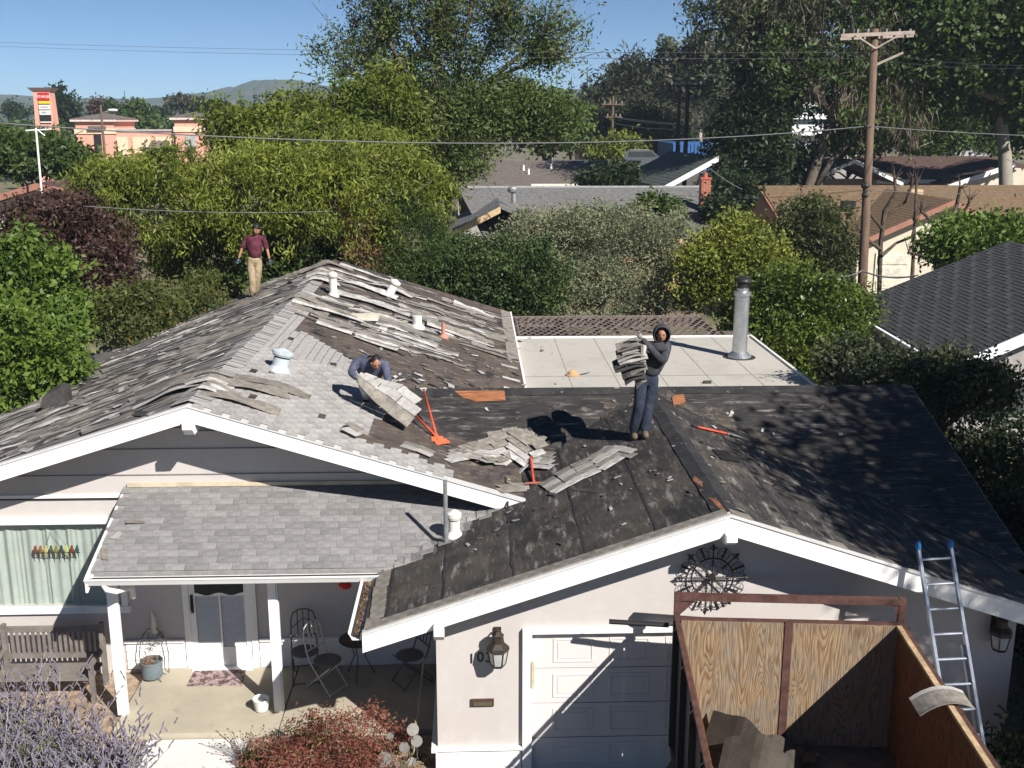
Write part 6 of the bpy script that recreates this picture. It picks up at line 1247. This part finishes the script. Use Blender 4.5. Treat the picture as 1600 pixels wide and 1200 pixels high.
# iron wheel
c=P(1113,903,13.42); t=thing('iron_wall_wheel','black wrought-iron wheel ornament with eight spokes and scrolls under the garage gable','wall ornament',c)
def ring(c,r,rt2,n=28,y=0,a0=0,a1=2*math.pi): return [Vector((c[0]+r*math.cos(a0+(a1-a0)*k/n),c[1]+y,c[2]+r*math.sin(a0+(a1-a0)*k/n))) for k in range(n+1)]
cc_=(c.x,c.y,c.z); MB().tube(ring(cc_,.285,.0),.012,6,cap=False).build('ring',black,t); MB().tube([(c.x,c.y-.02,c.z),(c.x,c.y+.03,c.z)],.05,12).build('hub',black,t)
for k in range(8):
    a=k*math.pi/4; d=Vector((math.cos(a),0,math.sin(a))); s=Vector((-d.z,0,d.x)); m_=MB().tube([c+d*.05,c+d*.44],.010,6)
    for q in range(9): m_.tube([c+d*(.07+q*.022)+s*.022,c+d*(.07+q*.022)-s*.022],.006,4)
    m_.tube([c+d*.44,c+d*.50],[.028,.004],6).tube([c+d*.40,c+d*.44+s*.045,c+d*.41+s*.06],.009,5).tube([c+d*.40,c+d*.44-s*.045,c+d*.41-s*.06],.009,5); m_.build('spoke',black,t)
    a2=a+math.pi/8; d2=Vector((math.cos(a2),0,math.sin(a2))); m_=MB().tube(ring(c+d2*.37,.088,0,16),.005,5,cap=False).tube(ring(c+d2*.37+Vector((d2.z,0,-d2.x))*.035,.035,0,10),.004,4,cap=False).tube(ring(c+d2*.37-Vector((d2.z,0,-d2.x))*.035,.035,0,10),.004,4,cap=False).tube([c+d2*.29,c+d2*.46],[.012,.02],5).tube(ring(c+d2*.20,.045,0,12),.004,4,cap=False); m_.build('scroll',black,t)
# birds in the window
cx=P(88,862,16.52); t=thing('window_bird_ornament','row of small coloured glass birds hanging in the green-curtained window','ornament',cx)
cols=[(.16,.05,.03),(.18,.10,.03),(.4,.34,.12),(.06,.08,.04),(.18,.16,.05),(.04,.05,.05),(.35,.4,.12),(.16,.04,.03),(.03,.08,.06)]
for k,cl in enumerate(cols):
    x=cx.x-.33+k*.083; mt=M('bird_glass',cl,.3,.05); MB().ell((x,16.52,cx.z+.03),(.035,.015,.055),8).ell((x+.005,16.52,cx.z+.09),(.022,.014,.022),8).add([(x-.015,16.52,cx.z-.01),(x+.015,16.52,cx.z-.01),(x+.02,16.52,cx.z-.12)],[(0,1,2)]).build('bird',mt,t)
MB().tube([(cx.x-.36,16.52,cx.z-.02),(cx.x+.38,16.52,cx.z-.02)],.008,5).build('perch',black,t); MB().tube([(cx.x-.2,16.52,cx.z),(cx.x-.02,16.52,cx.z+.42),(cx.x+.22,16.52,cx.z)],.004,4).build('hanger',black,t)
# bench
t=thing('garden_bench','weathered grey slatted wooden bench behind the purple flowers','bench',(-6.75,15.95,0)); x0,x1=-7.66,-6.10; bw=M('bench_wood',(.17,.15,.135),.85,.2,6,.2)
MB().box((x0,16.2,.98),(x1,16.26,1.07)).build('top_rail',bw,t); MB().box((x0,16.2,.52),(x1,16.25,.60)).build('lower_rail',bw,t)
for k in range(17): x=x0+.12+k*.085; box((x-.022,16.21,.605),(x+.022,16.235,.975)).build('back_slat',bw,t)
for k in range(5): MB().box((x0,15.62+k*.115,.42),(x1,15.71+k*.115,.45)).build('seat_slat',bw,t)
for x in(x0,x1): MB().box((x-.035,16.18,0),(x+.035,16.27,1.12)).build('leg',bw,t); MB().box((x-.035,15.6,0),(x+.035,15.67,.66)).build('leg',bw,t); MB().box((x-.04,15.55,.66),(x+.04,16.2,.70)).build('armrest',bw,t)
# plant stand with pot
c=PZ(239,1060,.1); t=thing('plant_stand','scrolled wire chair-shaped plant stand beside the front door','plant stand',c); m_=MB(); x,y,z=c; irn=M('thin_iron',(.10,.095,.085),.6,.1,metal=.4)
for k in range(4):
    a=math.pi/4+k*math.pi/2; p=Vector((x+.17*math.cos(a),y+.14*math.sin(a),z)); MB().tube([p+Vector((.05*math.cos(a),.03*math.sin(a),.02)),p+Vector((.08*math.cos(a),.04*math.sin(a),.0)),p+Vector((0,0,.06)),p+Vector((-.03*math.cos(a),0,.25)),p+Vector((0,0,.42))],.007,5).build('leg',irn,t)
MB().tube([Vector((x-.22,y+.16,z+.02)),Vector((x-.24,y+.16,z+.35)),Vector((x-.20,y+.17,z+.62)),Vector((x-.08,y+.18,z+.8)),Vector((x+.08,y+.18,z+.8)),Vector((x+.2,y+.17,z+.62)),Vector((x+.24,y+.16,z+.35)),Vector((x+.22,y+.16,z+.02))],.008,6).build('back_hoop',irn,t)
rgp=random.Random(2)
for k in range(14): q=Vector((x+rgp.uniform(-.15,.15),y+.17,z+rgp.uniform(.45,.72))); MB().tube(ring(q,rgp.uniform(.03,.06),0,10),.004,4,cap=False).build('scroll',irn,t)
tag(MB().lathe((x,y,z+.03),[(.13,0),(.16,.02),(.175,.26),(.185,.27),(.185,.30),(.165,.30),(.16,.24),(0,.235)],22).build('plant_pot',M('blue_grey_pot',(.13,.16,.18),.5,.15),None),'blue-grey round plant pot sitting in the wire plant stand','pot')
dry=leafmat('dry_plant',(.22,.14,.10),(.42,.30,.22)); o=foliage('dried_plant',[(x,y,z+.32,.13,.13,.06)],500,.05,.012,dry,None,5,clump=.05); tag(o,'dried brown plant in the blue-grey pot','plant')
MB_=MB().tube([(x+.02,y+.2,z+.72),(x+.02,y+.2,z+.95),(x+.0,y+.2,z+1.1)],[.05,.035,.008],10).build('cream_bird_figure',M('cream_ceramic',(.6,.57,.48),.5)); tag(MB_,'slim cream bird figure perched on top of the wire plant stand','figurine')
# mat, pot, feeder
a=PZ(292,1072,.105);b=PZ(378,1072,.105);c_=PZ(385,1045,.105);d_=PZ(306,1045,.105)
o=MB().prism([a,b,c_,d_],(0,0,.012)).build('doormat',layered('mat_pattern',(.40,.32,.31),[((.06,.05,.05),9,.47,.53,(1,1,1)),((.22,.12,.12),22,.5,.56,(1,2,1))],bump=.3,bs=150)); tag(o,'patterned pinkish-grey doormat in front of the white door','doormat')
c=PZ(409,1110,.1); o=MB().lathe(c,[(.075,0),(.10,.02),(.125,.19),(.135,.20),(.13,.215),(.115,.21),(.105,.15),(0,.145)],20).build('flower_pot',M('white_pot',(.62,.62,.60),.6,.1)); tag(o,'small white empty flower pot at the foot of the right porch post','pot')
c=P(539,915,15.4); t=thing('hummingbird_feeder','red hummingbird feeder hanging under the porch roof','bird feeder',c); MB().lathe(c,[(.03,-.03),(.1,-.02),(.105,.02),(.07,.05)],14).build('base',M('red_plastic',(.6,.03,.02),.35,.05),t); MB().lathe(c,[(.035,.05),(.04,.1),(.035,.22)],12).build('bottle',M('amber_glass',(.35,.20,.03),.2),t); MB().tube([c+Vector((0,0,.22)),c+Vector((0,0,.62))],.004,4).build('hanger',black,t)
# bistro set
cm=M('cream_iron',(.10,.098,.092),.6,.1); 
def chair(label,c,rz,mat):
    t=thing('bistro_chair',label,'chair',(c.x,c.y,.1),rz); t.scale=(1.15,1.15,1.1)
    mb=MB().lathe((0,0,.44),[(.19,0),(.2,.01),(.19,.022),(0,.024)],16); mb.build('seat',M('grey_seat',(.13,.125,.12),.7),t,local=True)
    for s in(-1,1):
        MB().tube([(s*.18,-.20,0),(s*.18,.17,.46),(s*.18,.22,.6),(s*.17,.27,.85)],.011,6).build('leg',mat,t,local=True); MB().tube([(s*.16,.28,0),(s*.16,-.18,.44)],.010,6).build('leg',mat,t,local=True)
    MB().tube([(.16,.28,.06),(-.16,.28,.06)],.009,6).build('stretcher',mat,t,local=True); MB().tube([(.18,-.19,.03),(-.18,-.19,.03)],.009,6).build('stretcher',mat,t,local=True)
    MB().tube([(-.17,.27,.85),(-.14,.28,.94),(-.06,.285,.99),(.06,.285,.99),(.14,.28,.94),(.17,.27,.85)],.011,6).build('back_hoop',mat,t,local=True)
    for x in(-.08,0,.08): MB().tube([(x,.22,.6),(x,.285,.97)],.009,5).build('back_bar',mat,t,local=True)
    MB().tube([(-.18,.22,.6),(.18,.22,.6)],.012,5).tube([(-.16,.25,.72),(0,.27,.85),(.16,.26,.78)],.009,5).build('back_rail',mat,t,local=True); return t
cw=M('cream_painted_iron',(.55,.54,.50),.5,.05)
c1=PZ(512,1040,.5); chair('cream metal bistro chair left of the small round table, its back catching the sun',c1,R(55),cw); c2=PZ(640,1032,.5); chair('grey metal bistro chair right of the round table, in deep shade',c2,R(-58),cm); c3=PZ(500,1000,.6); chair('grey metal bistro chair against the wall behind the sunlit one',Vector((c3.x-.2,16.15,0)),R(10),cm)
c=PZ(560,1000,.75); t=thing('bistro_table','small round dark metal table with a rusty leaf pattern between the bistro chairs','table',(c.x,c.y,.1)); MB().lathe((c.x,c.y,.76),[(.31,0),(.32,.01),(.31,.02),(0,.02)],24).build('tabletop',M('dark_tabletop',(.035,.035,.033),.4,.2),t); MB().tube(ring((c.x,c.y,.785),.12,0,12)[0:1]+[Vector((c.x-.25,c.y-.1,.785)),Vector((c.x-.1,c.y-.15,.785)),Vector((c.x-.05,c.y+.05,.785))],.012,4).build('leaf_pattern',M('copper_pattern',(.30,.12,.06),.5),t)
for k in range(3): a=k*2.1+.4; MB().tube([(c.x+.26*math.cos(a),c.y+.26*math.sin(a),.1),(c.x+.10*math.cos(a),c.y+.10*math.sin(a),.45),(c.x+.22*math.cos(a),c.y+.22*math.sin(a),.76)],.011,6).build('leg',cm,t)
# garden plants
lav=leafmat('lavender_flower',(.09,.08,.11),(.22,.20,.26)); sag=leafmat('sage_leaf',(.05,.08,.03),(.17,.22,.07),(.2,.2,.12),.1,.6)
t=thing('russian_sage','sprawling purple-flowered sage bush in the bottom left corner','plant',(-5.9,12.9,0)); rgp=random.Random(9); sp=[];mb=MB(); ps=MB()
for k in range(850):
    bx=rgp.uniform(-7.6,-4.6); by=rgp.uniform(11.8,14.4)
    if bx>-5.6 and by>13.6: continue
    hgt=rgp.uniform(.35,1.05)*(1.45 if bx<-6 else 1)*(1.25 if rgp.random()<.04 else 1); a=rgp.uniform(0,6.28); ln=rgp.uniform(.1,.65)*hgt
    tip=Vector((bx+math.cos(a)*ln,by+math.sin(a)*ln,hgt)); m0=Vector((bx+math.cos(a)*ln*.3,by+math.sin(a)*ln*.3,hgt*.55))
    mb.tube([(bx,by,.02),m0,tip],[.006,.004,.003],3,cap=False)
    for q in range(6):
        s_=m0.lerp(tip,q/5); L=rgp.uniform(.08,.19)*(1.3 if q==5 else 1); b_=rgp.uniform(0,6.28); up_=rgp.uniform(.35,1.1); dv=Vector((math.cos(b_)+.5*math.cos(a),math.sin(b_)+.5*math.sin(a),up_*1.5 if q<5 else 2.2)).normalized()
        mid=s_+dv*L*.5+Vector((rgp.uniform(-.01,.01),rgp.uniform(-.01,.01),0)); e_=s_+dv*L+Vector((rgp.uniform(-.02,.02),rgp.uniform(-.02,.02),-.01))
        ps.tube([s_,s_.lerp(mid,.5),mid,mid.lerp(e_,.5),e_],[.003,.013,.008,.012,.003],5,cap=False)
mb.build('stems',M('sage_stem',(.36,.34,.26),.8),t); 
lvm=M('lavender_spikes',(.15,.135,.18),.9,.3,14,.3,60,lo=.3,hi=.7); ps.build('flower_spikes',lvm,t)
foliage('leaves',[(-6.9,13.0,.55,1.1,1.2,.55),(-5.5,12.8,.32,.9,.9,.36)],20000,.07,.014,sag,t,11,clump=.16,rmin=.1); foliage('florets',[(-6.9,13.0,.85,1.2,1.2,.5),(-5.4,12.9,.5,.9,1.0,.36)],16000,.022,.016,lav,t,12,clump=.16,rmin=.3)
c=P(530,1150,13.3)
t=thing('red_maple_shrub','low lacy dark red maple shrub in the bed before the porch','shrub',(c.x,13.2,0)); foliage('crown',[(-2.1,13.4,.5,.7,.5,.48),(-2.75,13.1,.35,.5,.5,.3),(-1.45,13.45,.55,.42,.42,.42),(-2.3,12.7,.4,.8,.4,.35)],15000,.065,.018,G_red,t,13,clump=.16,droop=.6)
mb=MB(); limbs(mb,(-2.1,13.2,0),[(-2.1+random.uniform(-1,.9),13.2+random.uniform(-.4,.4),random.uniform(.4,.8)) for _ in range(14)],.02,random.Random(4)); mb.build('stems',bark,t)
for lab,(px,py),n_ in (('bright green fern at the porch edge above the red shrub',(505,1115),16),('smaller green fern by the left end of the red shrub',(470,1130),12)):
    c=P(px,py,14.1); t=thing('fern',lab,'fern',(c.x,14.1,0)); rgp=random.Random(n_); m_=MB()
    for k in range(n_):
        a=k*2.4; d=Vector((math.cos(a),math.sin(a),0)); s=Vector((-d.y,d.x,0)); L=rgp.uniform(.28,.42)
        for q in range(14):
            r=q/14; p=Vector((c.x,14.1,.12))+d*L*r+Vector((0,0,.30*math.sin(r*2.4))); w_=.085*(1-r)+.01
            for e_ in(-1,1): m_.add([p,p+s*e_*w_+d*.03,p+d*.022],[(0,1,2)])
    m_.build('fronds',leafmat('fern_leaf',(.12,.25,.02),(.12,.25,.02)) if n_==16 else G_brt,t)
c=P(378,1165,13.9); t=thing('seedhead_flowers','wiry dry seedhead flowers beside the concrete path','plant',(c.x,13.9,0)); m_=MB(); rgp=random.Random(8)
for k in range(46):
    a=rgp.uniform(0,6.28); L=rgp.uniform(.1,.45); e=Vector((c.x+L*math.cos(a),13.9+L*.8*math.sin(a),rgp.uniform(.25,.55))); m_.tube([(c.x,13.9,0),Vector((c.x,13.9,0)).lerp(e,.5)+Vector((0,0,.08)),e],.003,3,cap=False); m_.ell(e,(.014,.014,.010),6)
m_.build('seedheads',M('seedhead',(.10,.07,.05),.9),t); foliage('leaves',[(c.x+.3,13.7,.1,.3,.3,.12)],1400,.10,.012,G_mid,t,3,clump=.1,droop=-.6)
t=foliage('ground_cover',[(-3.0,13.9,.03,.35,.5,.05),(-2.0,14.2,.03,.8,.25,.05),(-1.2,13.9,.05,.4,.5,.06)],2600,.05,.02,leafmat('groundcover',(.10,.08,.04),(.25,.22,.10)),None,19,clump=.12,kind='stuff'); tag(t,'low dry ground cover and pebbly litter in the flower bed','ground cover')
peb=MB(); rgp=random.Random(6)
for k in range(420): x,y=rgp.uniform(-3.38,-.65),rgp.uniform(11.5,14.45); s=rgp.uniform(.012,.035); peb.ell((x,y,.03+s*.4),(s*1.2,s,s*.6),6)
tag(peb.build('pebbles',M('pebble',(.38,.33,.28),.9,.3,3)),'small pale pebbles on the flower bed','pebbles',None,'stuff')
c=P(625,1170,13.2); t=thing('metal_disc_sculpture','garden sculpture of round grey metal discs on thin stems at the garage corner','sculpture',(c.x,13.2,0)); gm=M('disc_metal',(.20,.19,.175),.5,.15,metal=.3)
for k,(px,py,r) in enumerate(((645,1140,.085),(651,1158,.08),(632,1168,.075),(601,1185,.095),(643,1190,.06),(610,1150,.05),(620,1195,.05))):
    q=P(px,py,13.2+.03*k); n=Vector((random.uniform(-.4,.4),-1,.4)).normalized(); MB().tube([q-n*.004,q+n*.004],r,18).build('disc',gm,t); MB().tube([(c.x+.02*k-.05,13.25,0),(q.x,q.y+.05,q.z*.6),q],.005,4).build('stem',gm,t)
t=thing('garden_rake','long-handled garden tool leaning in the shade by the garage wall','garden tool',(-.85,14.2,.0)); MB().tube([(-.95,13.9,.05),(-.80,14.7,1.25)],.014,6).build('handle',M('pale_handle',(.35,.3,.24),.7),t); MB().box((-1.1,13.86,.03),(-.82,13.92,.06)).build('head',black,t)
# ================================================================ AIR
me=MB().box((-5900,-60,-1.2),(5900,2600,82)).mesh('haze',[]); me.materials.clear()
hm=bpy.data.materials.new('haze'); hm.use_nodes=True; hn=hm.node_tree.nodes; hn.remove(hn['Principled BSDF']); pv=hn.new('ShaderNodeVolumePrincipled'); pv.inputs['Density'].default_value=.00026; pv.inputs['Color'].default_value=(.62,.80,1,1); pv.inputs['Anisotropy'].default_value=0
hm.node_tree.links.new(pv.outputs[0],hn['Material Output'].inputs['Volume']); me.materials.append(hm); link('haze',me,kind='stuff')
